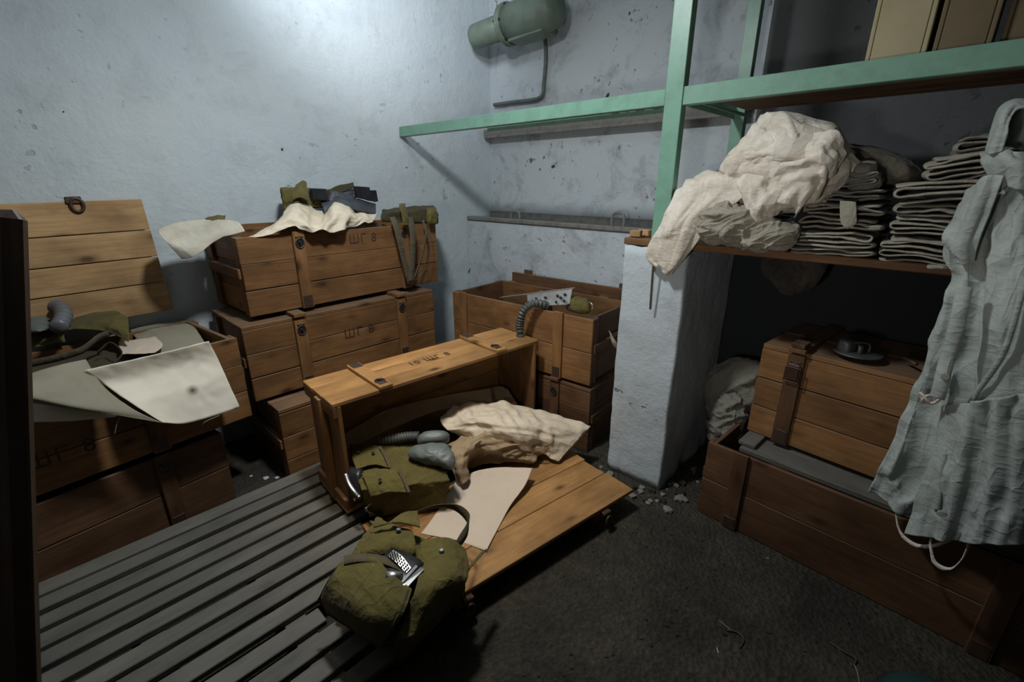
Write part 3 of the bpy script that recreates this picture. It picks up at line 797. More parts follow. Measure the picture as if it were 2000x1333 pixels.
# its loose lid, shifted: two boards and a cleat
ll = thing('crate_lid', 'grey dusty crate lid lying loose on the long reddish crate', 'lid', (-.50, 1.93, .386)); ll.rotation_euler = (0, 0, R(-3.3))
for k in range(4):
    plank(ll, 'board', 1.10, .112, .022, T((.58, .065+.116*k, .012)) @ FL, W_GREY)
plank(ll, 'cleat', .42, .07, .018, T((.05, .24, .034)) @ FLY, W_GREY)
cU = crate('wooden_crate', 'light brown closed crate with rounded lid and iron hasp, on the long crate at right', frame((-.485, 2.075, .43), -6), .92, .46, .40, W_MID, nplank=3, strap=W_RED, strap_x=(.15, .80), lid='closed', nlid=2, endmat=W_MID)

xs = .92*.15
obj('buckle', box_bm(xs-.024, xs+.024, -.030, -.0175, .30, .372, .005), plain('dark_leather', (.05, .02, .012), .45), cU)
tb = tube_bm([(xs-.027, -.031, .298), (xs+.027, -.031, .298), (xs+.027, -.031, .36), (xs-.027, -.031, .36)], .0028, 6, closed=True)
obj('buckle_loop', tb, IRON, cU)
plank(cU, 'cleat_end', .07, .05, .018, T((xs, .005, .452)) @ FLY, W_RED)
# dark upright board at the left edge of the view
A = [Vector(q) for q in ((-1.155,-0.143,1.481), (-0.918,-0.006,1.479), (-0.883,0.004,1.461), (-0.809,-0.125,0.893))]
bo = thing('upright_board', 'dark blurred upright timber board close to the camera at the left edge', 'board', (A[3].x, A[3].y, 0))
dn = (A[3]-A[2]).normalized(); foot = A[3]+dn*(A[3].z/-dn.z)
acr = (A[0]-A[2]); acr -= dn*acr.dot(dn); acr.normalize(); th = dn.cross(acr)
BM = Matrix((( *(-dn), 0), (*acr, 0), (*((-dn).cross(acr)), 0), (0, 0, 0, 1))).transposed()
Lb = (A[2]-foot).length
BM.translation = foot + (-dn)*Lb/2 + acr*.075
bpy.context.view_layer.update()
plank(bo, 'plank', Lb+.012, .15, .028, bo.matrix_world.inverted() @ BM, W_DARK, .012)
BM2 = BM.copy(); BM2.translation = foot + (-dn)*Lb/2 + acr*.228
plank(bo, 'plank', Lb-.01, .15, .028, bo.matrix_world.inverted() @ BM2, W_DARK, .012)
#@@@ ITEMS
cr = crumple_fn; fo = fold_fn; cz = crease_fn
# ================================================================ far left open crate: papers, gas mask, canvas
o = sheet('paper_sheet', [[(-2.225,0.037,0.842), (-2.239,0.167,0.842), (-2.247,0.302,0.842), (-2.275,0.453,0.840)],
    [(-2.235,0.080,0.766), (-2.250,0.215,0.756), (-2.270,0.344,0.757), (-2.285,0.473,0.752)],
    [(-2.160,0.140,0.683), (-2.190,0.245,0.661), (-2.220,0.369,0.656), (-2.240,0.485,0.640)],
    [(-2.130,0.207,0.591), (-2.155,0.277,0.548), (-2.180,0.377,0.530), (-2.200,0.497,0.525)]], PAP_W, nu=50, nv=40, thick=.0012,
    fns=(fo(.005, 4, seed=3, fine=.2), cr(.0025, 16.0, 4)))
tag(o, 'large white paper with a brown spot hanging over the far left open crate', 'paper')
o = sheet('paper_sheet', [[(-2.220,-0.109,0.873), (-2.240,-0.029,0.878), (-2.270,0.052,0.871)],
    [(-2.140,-0.108,0.859), (-2.160,-0.016,0.842), (-2.210,0.077,0.767)],
    [(-2.100,-0.113,0.830), (-2.100,-0.005,0.762), (-2.125,0.134,0.680)],
    [(-2.120,-0.116,0.804), (-2.100,0.014,0.729), (-2.115,0.205,0.595)]], PAP_G, nu=40, nv=36, thick=.0012, fns=(fo(.005, 4, seed=6, fine=.2),))
tag(o, 'grey-green curled paper beside the white one on the far left crate', 'paper')
o = sheet('paper_sheet', [[(-2.170,-0.128,0.802), (-2.170,-0.026,0.741), (-2.180,0.096,0.662)], [(-2.150,-0.147,0.727), (-2.160,-0.039,0.686), (-2.165,0.077,0.655)]], PAP_W, nu=20, nv=12, thick=.0012, fns=(fo(.003, 5, seed=8),))
tag(o, 'strip of white paper showing under the curled grey-green paper', 'paper')
o = sheet('paper_sheet', [[(-3.084,0.264,0.800), (-3.120,0.392,0.800), (-3.088,0.510,0.800)], [(-2.784,0.253,0.800), (-2.735,0.369,0.810), (-2.712,0.492,0.800)], [(-2.417,0.265,0.775), (-2.394,0.356,0.780), (-2.467,0.477,0.775)]], PAP_G, nu=30, nv=26, thick=.0015, fns=(fo(.003, 7, seed=9), cr(.002, 25.6, 3)))
tag(o, 'flat grey-beige paper lining the top of the far left crate contents', 'paper')
o = sheet('paper_sheet', [[(-2.651,0.185,0.815), (-2.640,0.254,0.815), (-2.629,0.316,0.815)], [(-2.553,0.172,0.813), (-2.505,0.243,0.816), (-2.462,0.315,0.813)], [(-2.460,0.166,0.810), (-2.403,0.217,0.811), (-2.377,0.271,0.810)]], PAP_B, nu=20, nv=16, thick=.0012, fns=(cr(.002, 28.8, 5),))
tag(o, 'small pale torn paper piece between the canvas flap and white paper', 'paper')
# fill under the papers
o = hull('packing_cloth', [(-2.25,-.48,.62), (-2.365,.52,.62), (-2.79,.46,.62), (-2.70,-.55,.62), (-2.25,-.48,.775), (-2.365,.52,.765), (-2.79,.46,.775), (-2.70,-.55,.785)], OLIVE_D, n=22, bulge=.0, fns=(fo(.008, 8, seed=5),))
tag(o, 'dark canvas packing filling the far left crate under the papers', 'cloth')
bagL = thing('canvas_bag', 'olive canvas bag with an arched flap lying in the far left crate', 'bag', (-3.123,0.070,0.780))
def rel(root, rows):
    L = root.location
    if isinstance(rows[0], (tuple, Vector)) and not isinstance(rows[0][0], (tuple, Vector)): return [Vector(p)-L for p in rows]
    return [[Vector(p)-L for p in r] for r in rows]
hull('bag_body', rel(bagL, [(-2.941,-0.128,0.770), (-2.920,0.126,0.765), (-2.994,0.235,0.770), (-3.222,-0.096,0.770), (-2.945,-0.108,0.850), (-2.960,0.125,0.830), (-3.020,0.251,0.830), (-3.165,-0.073,0.870)]), OLIVE_D, bagL, n=14, bulge=.0, fns=(fo(.010, 9, seed=12),))
sheet('flap', rel(bagL, [[(-3.104,0.047,0.930), (-3.044,0.148,0.935), (-2.839,0.218,0.920), (-2.719,0.246,0.900)], [(-2.923,0.028,0.910), (-2.782,0.115,0.920), (-2.645,0.181,0.900), (-2.562,0.222,0.875)], [(-2.771,0.003,0.880), (-2.668,0.087,0.895), (-2.630,0.159,0.870), (-2.524,0.206,0.840)]]), OLIVE, bagL, 40, 24, .004, (fo(.004, 9, seed=13),))
sheet('side_panel', rel(bagL, [[(-2.922,-0.099,0.870), (-2.846,-0.038,0.880), (-2.755,0.018,0.880)], [(-2.762,-0.109,0.830), (-2.720,-0.045,0.840), (-2.723,0.017,0.840)]]), OLIVE, bagL, 24, 16, .004, (fo(.003, 10, seed=14),))
ribbon('strap', rel(bagL, [(-2.512,-0.111,0.830), (-2.481,-0.026,0.840), (-2.494,0.054,0.850), (-2.550,0.117,0.875), (-2.570,0.154,0.880)]), .03, [(0, .3, 1), (.2, 0, 1), (.4, 0, 1)], WEB, bagL)
ribbon('strap', rel(bagL, [(-2.512,0.097,0.820), (-2.508,0.145,0.850), (-2.383,0.165,0.835), (-2.335,0.138,0.815)]), .022, (.6, .2, 1), OLIVE_D, bagL)
mk = thing('gas_mask', 'grey rubber gas mask with a ribbed hose loop in the far left crate', 'gas mask', (-2.882,-0.020,0.880))
blob('face_piece', rel(mk, [(-3.030,-0.076,0.940), (-3.040,-0.036,0.950), (-2.930,-0.005,0.940), (-2.756,-0.015,0.920), (-2.687,-0.045,0.910), (-2.770,-0.086,0.910)]), .045, RUBG, mk, 12, 40, (fo(.004, 14, seed=3),), axis=(.8, -.4, .3))
hose('hose', rel(mk, [(-2.871,-0.022,0.950), (-2.899,-0.004,0.965), (-2.872,0.019,0.975), (-2.802,0.037,0.975), (-2.706,0.039,0.965), (-2.612,0.026,0.955), (-2.551,0.009,0.945)]), .025, plain('grey_hose', (.13, .135, .15), .4, 0, (.05, .05, .05), .5), mk, 11)
for q in (((-2.130,0.088,0.663), (-2.120,0.074,0.645), (-2.120,0.058,0.603)), ((-2.170,0.336,0.500), (-2.150,0.346,0.529), (-2.160,0.405,0.534))):
    tag(tube('thread', q, .0016, STRAW, n=12), 'pale loose thread hanging from the white paper, ' + ('near its middle' if q[0][1] < .25 else 'at its right end'), 'thread')

# ================================================================ on the three-high stack
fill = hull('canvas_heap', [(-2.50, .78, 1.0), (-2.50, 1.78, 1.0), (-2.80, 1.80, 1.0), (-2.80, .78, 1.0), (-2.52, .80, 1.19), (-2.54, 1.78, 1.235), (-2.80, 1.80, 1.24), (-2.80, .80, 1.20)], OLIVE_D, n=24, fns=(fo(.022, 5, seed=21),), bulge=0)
tag(fill, 'dark canvas heap filling the top crate of the three-high stack', 'cloth')
o = sheet('paper_sheet', [[(-2.660,0.439,1.294), (-2.680,0.514,1.318), (-2.680,0.614,1.329), (-2.660,0.660,1.332)],
    [(-2.600,0.431,1.271), (-2.600,0.497,1.266), (-2.600,0.583,1.288), (-2.560,0.687,1.326)],
    [(-2.570,0.449,1.235), (-2.550,0.501,1.223), (-2.550,0.587,1.262), (-2.520,0.723,1.317)],
    [(-2.560,0.480,1.173), (-2.530,0.530,1.187), (-2.520,0.630,1.252), (-2.470,0.726,1.281)]], PAP_W2, nu=56, nv=44, thick=.0014, wr=dict(su=1.05, sv=1.06, Rm=.03, bend=.3, seed=8, c1=.16, facet=True))
tag(o, 'white paper draped over the left end of the top stacked crate', 'paper')
o = sheet('cloth_scrap', [[(-2.680,0.603,1.315), (-2.680,0.657,1.344), (-2.660,0.720,1.349)], [(-2.620,0.611,1.296), (-2.600,0.640,1.308), (-2.600,0.689,1.324)]], OLIVE, nu=20, nv=14, thick=.004, fns=(fo(.006, 12, seed=4),))
tag(o, 'small olive cloth scrap behind the white draped paper on the top crate', 'cloth')
o = sheet('wrapping_paper', [[(-2.620,0.958,1.319), (-2.620,1.048,1.378), (-2.620,1.196,1.362), (-2.600,1.291,1.376), (-2.600,1.410,1.355), (-2.580,1.490,1.323)],
    [(-2.540,0.859,1.283), (-2.500,0.993,1.343), (-2.520,1.127,1.326), (-2.500,1.233,1.365), (-2.520,1.363,1.325), (-2.520,1.438,1.298)],
    [(-2.470,0.784,1.263), (-2.440,0.950,1.303), (-2.420,1.071,1.292), (-2.430,1.206,1.315), (-2.460,1.327,1.307), (-2.480,1.408,1.291)],
    [(-2.440,0.769,1.261), (-2.410,0.934,1.281), (-2.395,1.062,1.268), (-2.400,1.170,1.265), (-2.440,1.297,1.277), (-2.460,1.396,1.287)]], PAP_T, nu=90, nv=50, thick=.0014, wr=dict(su=1.14, sv=1.12, Rm=.04, bend=.3, seed=7, c1=.2, fine=.6, facet=True), fns=(cr(.005, 16, 35, 4),))
tag(o, 'crumpled cream wrapping paper over the rim of the top stacked crate', 'paper')
gb_ = thing('canvas_bag', 'dark olive canvas bag standing on the crumpled paper on the top crate', 'bag', (-2.700,1.120,1.362))
X = -2.72
hull('bag_body', rel(gb_, [(-2.660,1.001,1.357), (-2.660,1.252,1.370), (-2.800,1.336,1.381), (-2.800,1.063,1.361), (-2.670,1.010,1.473), (-2.670,1.269,1.460), (-2.800,1.348,1.463), (-2.800,1.054,1.477)]), OLIVE, gb_, 12, .0, (fo(.008, 12, seed=33),))
sheet('flap', rel(gb_, [[(-2.660,1.089,1.488), (-2.660,1.126,1.512), (-2.660,1.147,1.504)], [(-2.600,1.041,1.442), (-2.590,1.078,1.462), (-2.600,1.125,1.435)], [(-2.600,1.030,1.406), (-2.580,1.066,1.426), (-2.600,1.134,1.398)]]), OLIVE, gb_, 20, 20, .005, (fo(.005, 14, seed=2),))
sheet('flap', rel(gb_, [[(-2.680,1.274,1.459), (-2.680,1.355,1.487), (-2.680,1.438,1.501)], [(-2.650,1.261,1.426), (-2.650,1.345,1.451), (-2.650,1.426,1.476)]]), OLIVE_D, gb_, 20, 14, .006, (fo(.004, 14, seed=4),))
def clip_frame(name, label, q0, q1, q2, q3):
    t = thing(name, label, 'metal frame', q0)
    P = rel(t, [q0, q1, q2, q3])
    bm = tube_bm([P[0], P[1], P[2], P[3]], .0055, 4, closed=True); obj('frame', bm, STEEL, t)
    n = (P[1]-P[0]).cross(P[3]-P[0]).normalized()*-.035
    bm = bmesh.new(); A = [bm.verts.new(p) for p in P]; B = [bm.verts.new(p+n) for p in P]
    for k in range(4): bm.faces.new((A[k], A[(k+1) % 4], B[(k+1) % 4], B[k]))
    bm.faces.new(B); obj('casing', bm, FRM, t)
    c = (P[0]+P[1]+P[2]+P[3])/4
    cyl('filter', [(-.01, .016), (.008, .016), (.01, .01)], FRM, t, 16).matrix_local = T(c+n*.6)
clip_frame('metal_clip', 'square steel frame among the gear on the top crate, left one', (-2.660,1.157,1.417), (-2.660,1.160,1.472), (-2.660,1.241,1.468), (-2.660,1.244,1.404))
clip_frame('metal_clip', 'square steel frame among the gear on the top crate, middle one', (-2.660,1.424,1.423), (-2.660,1.425,1.481), (-2.660,1.512,1.475), (-2.660,1.517,1.403))
clip_frame('metal_clip', 'small dark frame at the right end of the gear on the top crate', (-2.670,1.509,1.403), (-2.670,1.515,1.457), (-2.670,1.561,1.457), (-2.670,1.567,1.390))
o = sheet('rubber_sheet', [[(-2.660,1.214,1.399), (-2.660,1.320,1.414), (-2.660,1.449,1.405), (-2.660,1.560,1.372)], [(-2.600,1.194,1.374), (-2.580,1.277,1.394), (-2.580,1.402,1.379), (-2.600,1.524,1.339)], [(-2.570,1.187,1.337), (-2.550,1.259,1.373), (-2.550,1.388,1.346), (-2.570,1.505,1.328)]], RUBB, nu=40, nv=20, thick=.006, fns=(fo(.006, 9, seed=3),))
tag(o, 'blue-grey rubber sheet hanging below the steel frames on the top crate', 'rubber')
o = hull('rubber_mask', [(-2.630,1.241,1.397), (-2.630,1.398,1.392), (-2.760,1.476,1.402), (-2.760,1.304,1.406), (-2.650,1.281,1.443), (-2.650,1.402,1.447), (-2.760,1.469,1.457), (-2.760,1.336,1.452)], RUBB, n=12, fns=(fo(.010, 14, seed=8),))
tag(o, 'folded dark rubber mask between the two steel frames on the top crate', 'gas mask')
sb = thing('strap_bag', 'olive bag roll with long webbing straps hanging down the right of the top crate', 'bag', (-2.520,1.712,1.309))
hull('bag_roll', rel(sb, [(-2.500,1.496,1.285), (-2.460,1.872,1.253), (-2.660,2.009,1.272), (-2.660,1.596,1.302), (-2.500,1.511,1.325), (-2.480,1.893,1.341), (-2.660,2.005,1.351), (-2.660,1.611,1.345)]), OLIVE_D, sb, 14, 0, (fo(.012, 12, seed=9),))
hull('bag_end', rel(sb, [(-2.420,1.772,1.248), (-2.420,1.861,1.243), (-2.520,1.931,1.259), (-2.520,1.847,1.264), (-2.430,1.774,1.335), (-2.430,1.862,1.338), (-2.520,1.924,1.351), (-2.520,1.850,1.354)]), OLIVE, sb, 10, 0, (fo(.008, 14, seed=10),), .6)
ribbon('strap', rel(sb, [(-2.440,1.535,1.309), (-2.395,1.528,1.250), (-2.390,1.553,1.098), (-2.390,1.586,0.937), (-2.385,1.596,0.910)]), .038, (0, 1, .1), WEB, sb, wob=.2)
ribbon('strap', rel(sb, [(-2.420,1.643,1.302), (-2.385,1.633,1.214), (-2.385,1.621,1.076), (-2.380,1.593,0.921)]), .042, (0, 1, 0), WEB, sb, wob=.3)
ribbon('strap', rel(sb, [(-2.420,1.739,1.281), (-2.385,1.731,1.197), (-2.385,1.690,1.068), (-2.380,1.604,0.913)]), .016, (0, 1, .3), WEB, sb, wob=.3)
tube('cord', rel(sb, [(-2.410,1.770,1.262), (-2.385,1.767,1.156), (-2.385,1.724,1.000), (-2.385,1.640,0.930)]), .002, WEB, sb, 6, 30)
tube('cord', rel(sb, [(-2.400,1.670,1.256), (-2.385,1.672,1.133), (-2.385,1.713,1.066), (-2.385,1.698,0.971), (-2.385,1.616,0.917)]), .002, WEB, sb, 6, 30)
ribbon('tab', rel(sb, [(-2.500,1.652,1.380), (-2.440,1.611,1.365), (-2.410,1.602,1.325), (-2.400,1.600,1.260)]), .045, (0, 1, 0), OLIVE, sb)
# rear board of the top crate: its lid hanging open behind
lb2 = obj('lid', box_bm(.2, .24, .47, .475, .3, .38, .0005), IRON, CM)
for k in range(3):
    plank(lb2, 'lid_plank', 1.19, .10, .018, T((.60, .477+.0*k, .40-.104*(k+.35))) @ FR, W_MID)
for xx in (.29, .93): plank(lb2, 'cleat', .36, .06, .016, T((xx, .495, .27)) @ VF, W_MID)

# ================================================================ open crate left of the pier
lO = obj('lid', box_bm(.3, .34, .522, .526, .28, .37, .0005), IRON, cO)
for k in range(3):
    plank(lO, 'lid_plank', .985, .095, .018, T((.58, .533, .40-.098*k)) @ FR, W_RED)
for xx in (.22, .98): plank(lO, 'cleat', .30, .07, .014, T((xx, .55, .325)) @ VF, W_RED)
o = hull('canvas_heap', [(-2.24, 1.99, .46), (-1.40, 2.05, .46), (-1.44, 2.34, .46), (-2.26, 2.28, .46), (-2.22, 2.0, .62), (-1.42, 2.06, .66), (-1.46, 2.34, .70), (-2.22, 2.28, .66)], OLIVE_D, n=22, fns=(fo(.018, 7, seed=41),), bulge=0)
tag(o, 'dark canvas heap filling the open crate left of the white pier', 'cloth')
mp = thing('perforated_rail', 'steel rail with round holes lying in the open crate by the pier', 'metal rail', (-1.764,2.060,0.812))
q0, q1, q2, q3 = [Vector(q)-mp.location for q in ((-2.044,2.030,0.793), (-1.470,2.030,0.942), (-1.447,1.980,0.868), (-1.882,1.980,0.774))]
def strip(name, a, b, c, d, th, mat, par):
    n = (b-a).cross(d-a).normalized()*th; bm = bmesh.new(); V = [bm.verts.new(p) for p in (a, b, c, d)]+[bm.verts.new(p+n) for p in (a, b, c, d)]
    for f_ in ((0, 1, 2, 3), (7, 6, 5, 4), (0, 4, 5, 1), (1, 5, 6, 2), (2, 6, 7, 3), (3, 7, 4, 0)): bm.faces.new([V[i] for i in f_])
    return obj(name, bm, mat, par)
e0 = q0.lerp(q1, .42)
strip('web', e0, q1, q2, q3.lerp(q2, .30), .004, ALU, mp)
strip('flange', q0, q1, q1+Vector((.0, .03, .002)), q0+Vector((.0, .03, .002)), .004, ALU, mp)
strip('flange', q0+Vector((.1, .06, .0)), q1.lerp(q0, .5)+Vector((.0, .06, .004)), q1.lerp(q0, .5)+Vector((.0, .09, .004)), q0+Vector((.1, .09, .0)), .004, ALU, mp)
nn_ = (q1-q0).cross(q3-q0).normalized()
if nn_.y > 0: nn_ = -nn_
for (px_) in [(-1.709,2.000,0.855), (-1.639,2.000,0.873), (-1.553,2.000,0.899), (-1.503,2.000,0.916), (-1.520,2.000,0.887), (-1.536,1.990,0.856), (-1.483,1.990,0.874), (-1.439,1.970,0.863)]:
    p = Vector(px_)-mp.location
    d0 = (p-e0).dot(nn_); p = p-nn_*d0
    bm = bmesh.new(); bmesh.ops.create_cone(bm, cap_ends=True, segments=16, radius1=.0085, radius2=.0065, depth=.006)
    obj('hole', bm, FRM, mp, T(p+nn_*.004) @ nn_.to_track_quat('Z', 'Y').to_matrix().to_4x4())
hz = thing('gas_mask_hose', 'ribbed grey hose looping over the front rim of the open crate by the pier', 'hose', (-1.663,1.920,0.825))
hose('hose', rel(hz, [(-1.622,2.020,0.801), (-1.613,1.970,0.837), (-1.640,1.920,0.851), (-1.667,1.880,0.835), (-1.683,1.855,0.798), (-1.694,1.850,0.748), (-1.697,1.850,0.704), (-1.694,1.860,0.621)]), .021, HOSEM, hz, 20)
ring = tube_bm([Vector((-1.353,2.030,0.861))+Vector((.024*math.cos(a), .006*math.sin(a), .024*math.sin(a))) for a in [2*math.pi*k/24 for k in range(24)]], .003, 8, closed=True)
tag(obj('metal_ring', ring, STEEL, smooth=True, recentre=True), 'thin steel ring at the right rim of the open crate by the pier', 'ring')
o = hull('cloth_bundle', [(-1.467,1.990,0.830), (-1.324,1.990,0.840), (-1.433,2.150,0.823), (-1.571,2.150,0.811), (-1.463,2.000,0.882), (-1.347,2.000,0.891), (-1.443,2.120,0.875), (-1.530,2.120,0.873)], OLIVE, n=12, fns=(fo(.008, 14, seed=4),), rnd=.5)
tag(o, 'small green cloth bundle beside the steel ring in the open crate', 'cloth')
o = sheet('paper_scrap', [[(-1.262,2.103,0.732), (-1.250,2.112,0.712)], [(-1.250,2.132,0.647), (-1.235,2.143,0.660)], [(-1.240,2.176,0.601), (-1.225,2.171,0.618)]], PAP_B, nu=8, nv=16, thick=.001, fns=(cr(.003, 38.4, 3),))
tag(o, 'torn white paper scrap stuck to the end of the open crate', 'paper')
obj('label_panel', box_bm(1.082, 1.086, .2, .34, .18, .25, .001), CARD2, cO)

# ================================================================ inside and in front of the fallen crate
o = sheet('brown_paper', [[(-1.906,0.824,0.360), (-1.901,1.083,0.400), (-1.828,1.356,0.400), (-1.742,1.652,0.380)], [(-1.866,0.800,0.290), (-1.834,1.064,0.330), (-1.799,1.364,0.330), (-1.669,1.608,0.310)]], PAP_K, nu=40, nv=20, thick=.0025, fns=(fo(.006, 6, seed=3, fine=.2), cr(.003, 19.2, 2)))
tag(o, 'long brown paper board standing at the back inside the fallen crate', 'paper')
o = sheet('brown_paper', [[(-1.833,1.663,0.340), (-1.782,1.762,0.340), (-1.723,1.777,0.330)], [(-1.745,1.661,0.270), (-1.691,1.713,0.270), (-1.649,1.779,0.260)]], PAP_K, nu=20, nv=16, thick=.002, fns=(cr(.006, 25.6, 3),))
tag(o, 'short brown paper scrap at the right end inside the fallen crate', 'paper')
b1 = thing('gas_mask_bag', 'olive canvas gas mask bag with two snap flaps lying in the fallen crate', 'bag', (-1.500,0.884,0.150))
hull('bag_body', rel(b1, [(-1.544,0.737,0.145), (-1.361,0.992,0.145), (-1.637,1.197,0.145), (-1.845,0.850,0.145), (-1.535,0.712,0.300), (-1.333,1.018,0.290), (-1.572,1.110,0.340), (-1.824,0.811,0.350)]), OLIVE, b1, 30, 0, (cz(.006, 11, 51), cz(.003, 26, 52)), .03)
sheet('flap', rel(b1, [[(-1.782,0.801,0.362), (-1.745,0.860,0.362), (-1.687,0.896,0.360)], [(-1.703,0.767,0.352), (-1.659,0.828,0.356), (-1.618,0.879,0.350)], [(-1.633,0.747,0.335), (-1.606,0.810,0.342), (-1.547,0.853,0.330)]]), OLIVE, b1, 24, 24, .004, (fo(.004, 12, seed=5),))
sheet('flap', rel(b1, [[(-1.593,0.749,0.335), (-1.560,0.812,0.342), (-1.502,0.871,0.335)], [(-1.527,0.733,0.318), (-1.496,0.797,0.325), (-1.429,0.851,0.320)], [(-1.490,0.728,0.280), (-1.441,0.784,0.300), (-1.383,0.839,0.300)]]), OLIVE, b1, 26, 24, .004, (fo(.005, 11, seed=6),))
for k, q in enumerate(((-1.706,0.798,0.365), (-1.649,0.840,0.365), (-1.496,0.778,0.335))):
    bm = bmesh.new(); bmesh.ops.create_cone(bm, cap_ends=True, segments=16, radius1=.008, radius2=.005, depth=.005); obj('snap_button', bm, STEEL, b1, T(Vector(q)-b1.location+Vector((0, 0, .004))))
tube('canister_rim', rel(b1, [(-1.649,0.705,0.330), (-1.613,0.699,0.300), (-1.577,0.700,0.280), (-1.536,0.702,0.270)]), .009, STEEL, b1, 10, 20, squash=.5)
hull('canister', rel(b1, [(-1.606,0.706,0.240), (-1.559,0.719,0.240), (-1.612,0.762,0.240), (-1.677,0.750,0.240), (-1.655,0.719,0.320), (-1.607,0.740,0.320), (-1.625,0.763,0.330), (-1.669,0.737,0.330)]), FRM, b1, 8)
tube('ring', [Vector((-1.535,0.717,0.200))-b1.location+Vector((.009*math.cos(a), .004, .009*math.sin(a))) for a in [2*math.pi*k/14 for k in range(14)]], .0022, STEEL, b1, 6, closed=True)
tube('hook', rel(b1, [(-1.533,0.723,0.205), (-1.532,0.738,0.215), (-1.528,0.752,0.225)]), .003, STEEL, b1, 6, 8)
ribbon('strap', rel(b1, [(-1.527,0.723,0.190), (-1.515,0.738,0.175), (-1.507,0.756,0.160), (-1.500,0.777,0.165)]), .035, (.6, -.2, .3), OLIVE_D, b1)
ribbon('seam_tape', rel(b1, [(-1.671,0.887,0.368), (-1.603,0.871,0.358), (-1.534,0.851,0.340)]), .012, (.2, 1, 0), WEB, b1)
ribbon('seam_tape', rel(b1, [(-1.484,0.863,0.345), (-1.422,0.848,0.330), (-1.370,0.833,0.310)]), .012, (.2, 1, 0), WEB, b1)
m2 = thing('gas_mask', 'grey-green rubber gas mask with ribbed hose lying on the bag in the crate', 'gas mask', (-1.453,1.002,0.340))
blob('face_piece', rel(m2, [(-1.551,0.956,0.360), (-1.535,0.997,0.385), (-1.492,1.050,0.390), (-1.440,1.087,0.385), (-1.384,1.081,0.360), (-1.359,1.052,0.320), (-1.407,1.022,0.320), (-1.469,0.985,0.325), (-1.515,0.954,0.340)]), .05, RUBG, m2, 16, 60, (fo(.006, 10, seed=6),), axis=(.75, -.3, .5), power=1.8)
hull('filter', rel(m2, [(-1.578,1.031,0.340), (-1.505,1.137,0.340), (-1.541,1.178,0.340), (-1.622,1.075,0.340), (-1.559,1.022,0.390), (-1.478,1.112,0.390), (-1.501,1.143,0.410), (-1.580,1.056,0.410)]), RUBG, m2, 12, rnd=.8)
hose('hose', rel(m2, [(-1.592,1.045,0.385), (-1.635,1.010,0.380), (-1.678,0.967,0.370), (-1.726,0.919,0.360)]), .020, HOSEM, m2, 14)
o = sheet('crumpled_paper', [[(-1.703,1.283,0.360), (-1.691,1.402,0.370), (-1.607,1.549,0.360), (-1.477,1.697,0.320), (-1.227,1.848,0.250)],
    [(-1.651,1.254,0.350), (-1.558,1.338,0.375), (-1.442,1.461,0.370), (-1.343,1.605,0.320), (-1.221,1.793,0.235)],
    [(-1.600,1.251,0.330), (-1.500,1.337,0.340), (-1.364,1.435,0.330), (-1.286,1.580,0.270), (-1.220,1.704,0.200)],
    [(-1.578,1.284,0.290), (-1.461,1.351,0.280), (-1.350,1.457,0.250), (-1.284,1.572,0.190), (-1.231,1.625,0.155)]], PAP_T, nu=96, nv=56, thick=.0014, wr=dict(su=1.10, sv=1.10, Rm=.03, bend=.3, seed=3, c1=.17, fine=.8, facet=True), fns=(cr(.007, 14, 31, 4),))
tag(o, 'large crumpled cream paper spilling out of the right of the fallen crate', 'paper')
o = sheet('crumpled_paper', [[(-1.553,1.348,0.290), (-1.451,1.395,0.300), (-1.348,1.455,0.270), (-1.284,1.559,0.220)],
    [(-1.511,1.157,0.300), (-1.445,1.236,0.310), (-1.400,1.328,0.270), (-1.303,1.502,0.190)],
    [(-1.475,1.137,0.250), (-1.423,1.166,0.260), (-1.447,1.284,0.220), (-1.323,1.467,0.165)],
    [(-1.423,1.131,0.165), (-1.404,1.156,0.190), (-1.466,1.249,0.170), (-1.451,1.382,0.150)]], PAP_K, nu=80, nv=56, thick=.0014, wr=dict(su=1.18, sv=1.10, Rm=.035, bend=.3, seed=5, c1=.17, fine=.7, facet=True), fns=(cr(.008, 16, 33, 4),))
tag(o, 'smaller tan crumpled wrapping paper below the large cream one', 'paper')
o = hull('packing_cloth', [(-1.774,1.098,0.145), (-1.376,1.607,0.145), (-1.684,1.959,0.145), (-1.937,1.144,0.145), (-1.651,1.274,0.240), (-1.481,1.598,0.200), (-1.680,1.858,0.220), (-1.821,1.113,0.300)], OLIVE_D, n=16, fns=(fo(.015, 7, seed=61),))
tag(o, 'dark canvas packing behind the crumpled papers inside the fallen crate', 'cloth')
o = sheet('paper_sheet', [[(-1.454,1.156,0.165), (-1.404,1.260,0.185), (-1.323,1.356,0.190), (-1.218,1.424,0.200)],
    [(-1.422,1.058,0.140), (-1.375,1.167,0.142), (-1.284,1.263,0.145), (-1.183,1.334,0.170)],
    [(-1.371,0.953,0.127), (-1.314,1.022,0.127), (-1.228,1.111,0.128), (-1.148,1.175,0.135)],
    [(-1.323,0.843,0.126), (-1.246,0.884,0.126), (-1.145,0.934,0.126), (-1.053,0.961,0.126)]], PAP_B, nu=56, nv=50, thick=.0012, fns=(fo(.004, 5, seed=9, fine=.15), cr(.0015, 16.0, 7)))
tag(o, 'flat cream paper lying on the bright lid boards under the bag strap', 'paper')
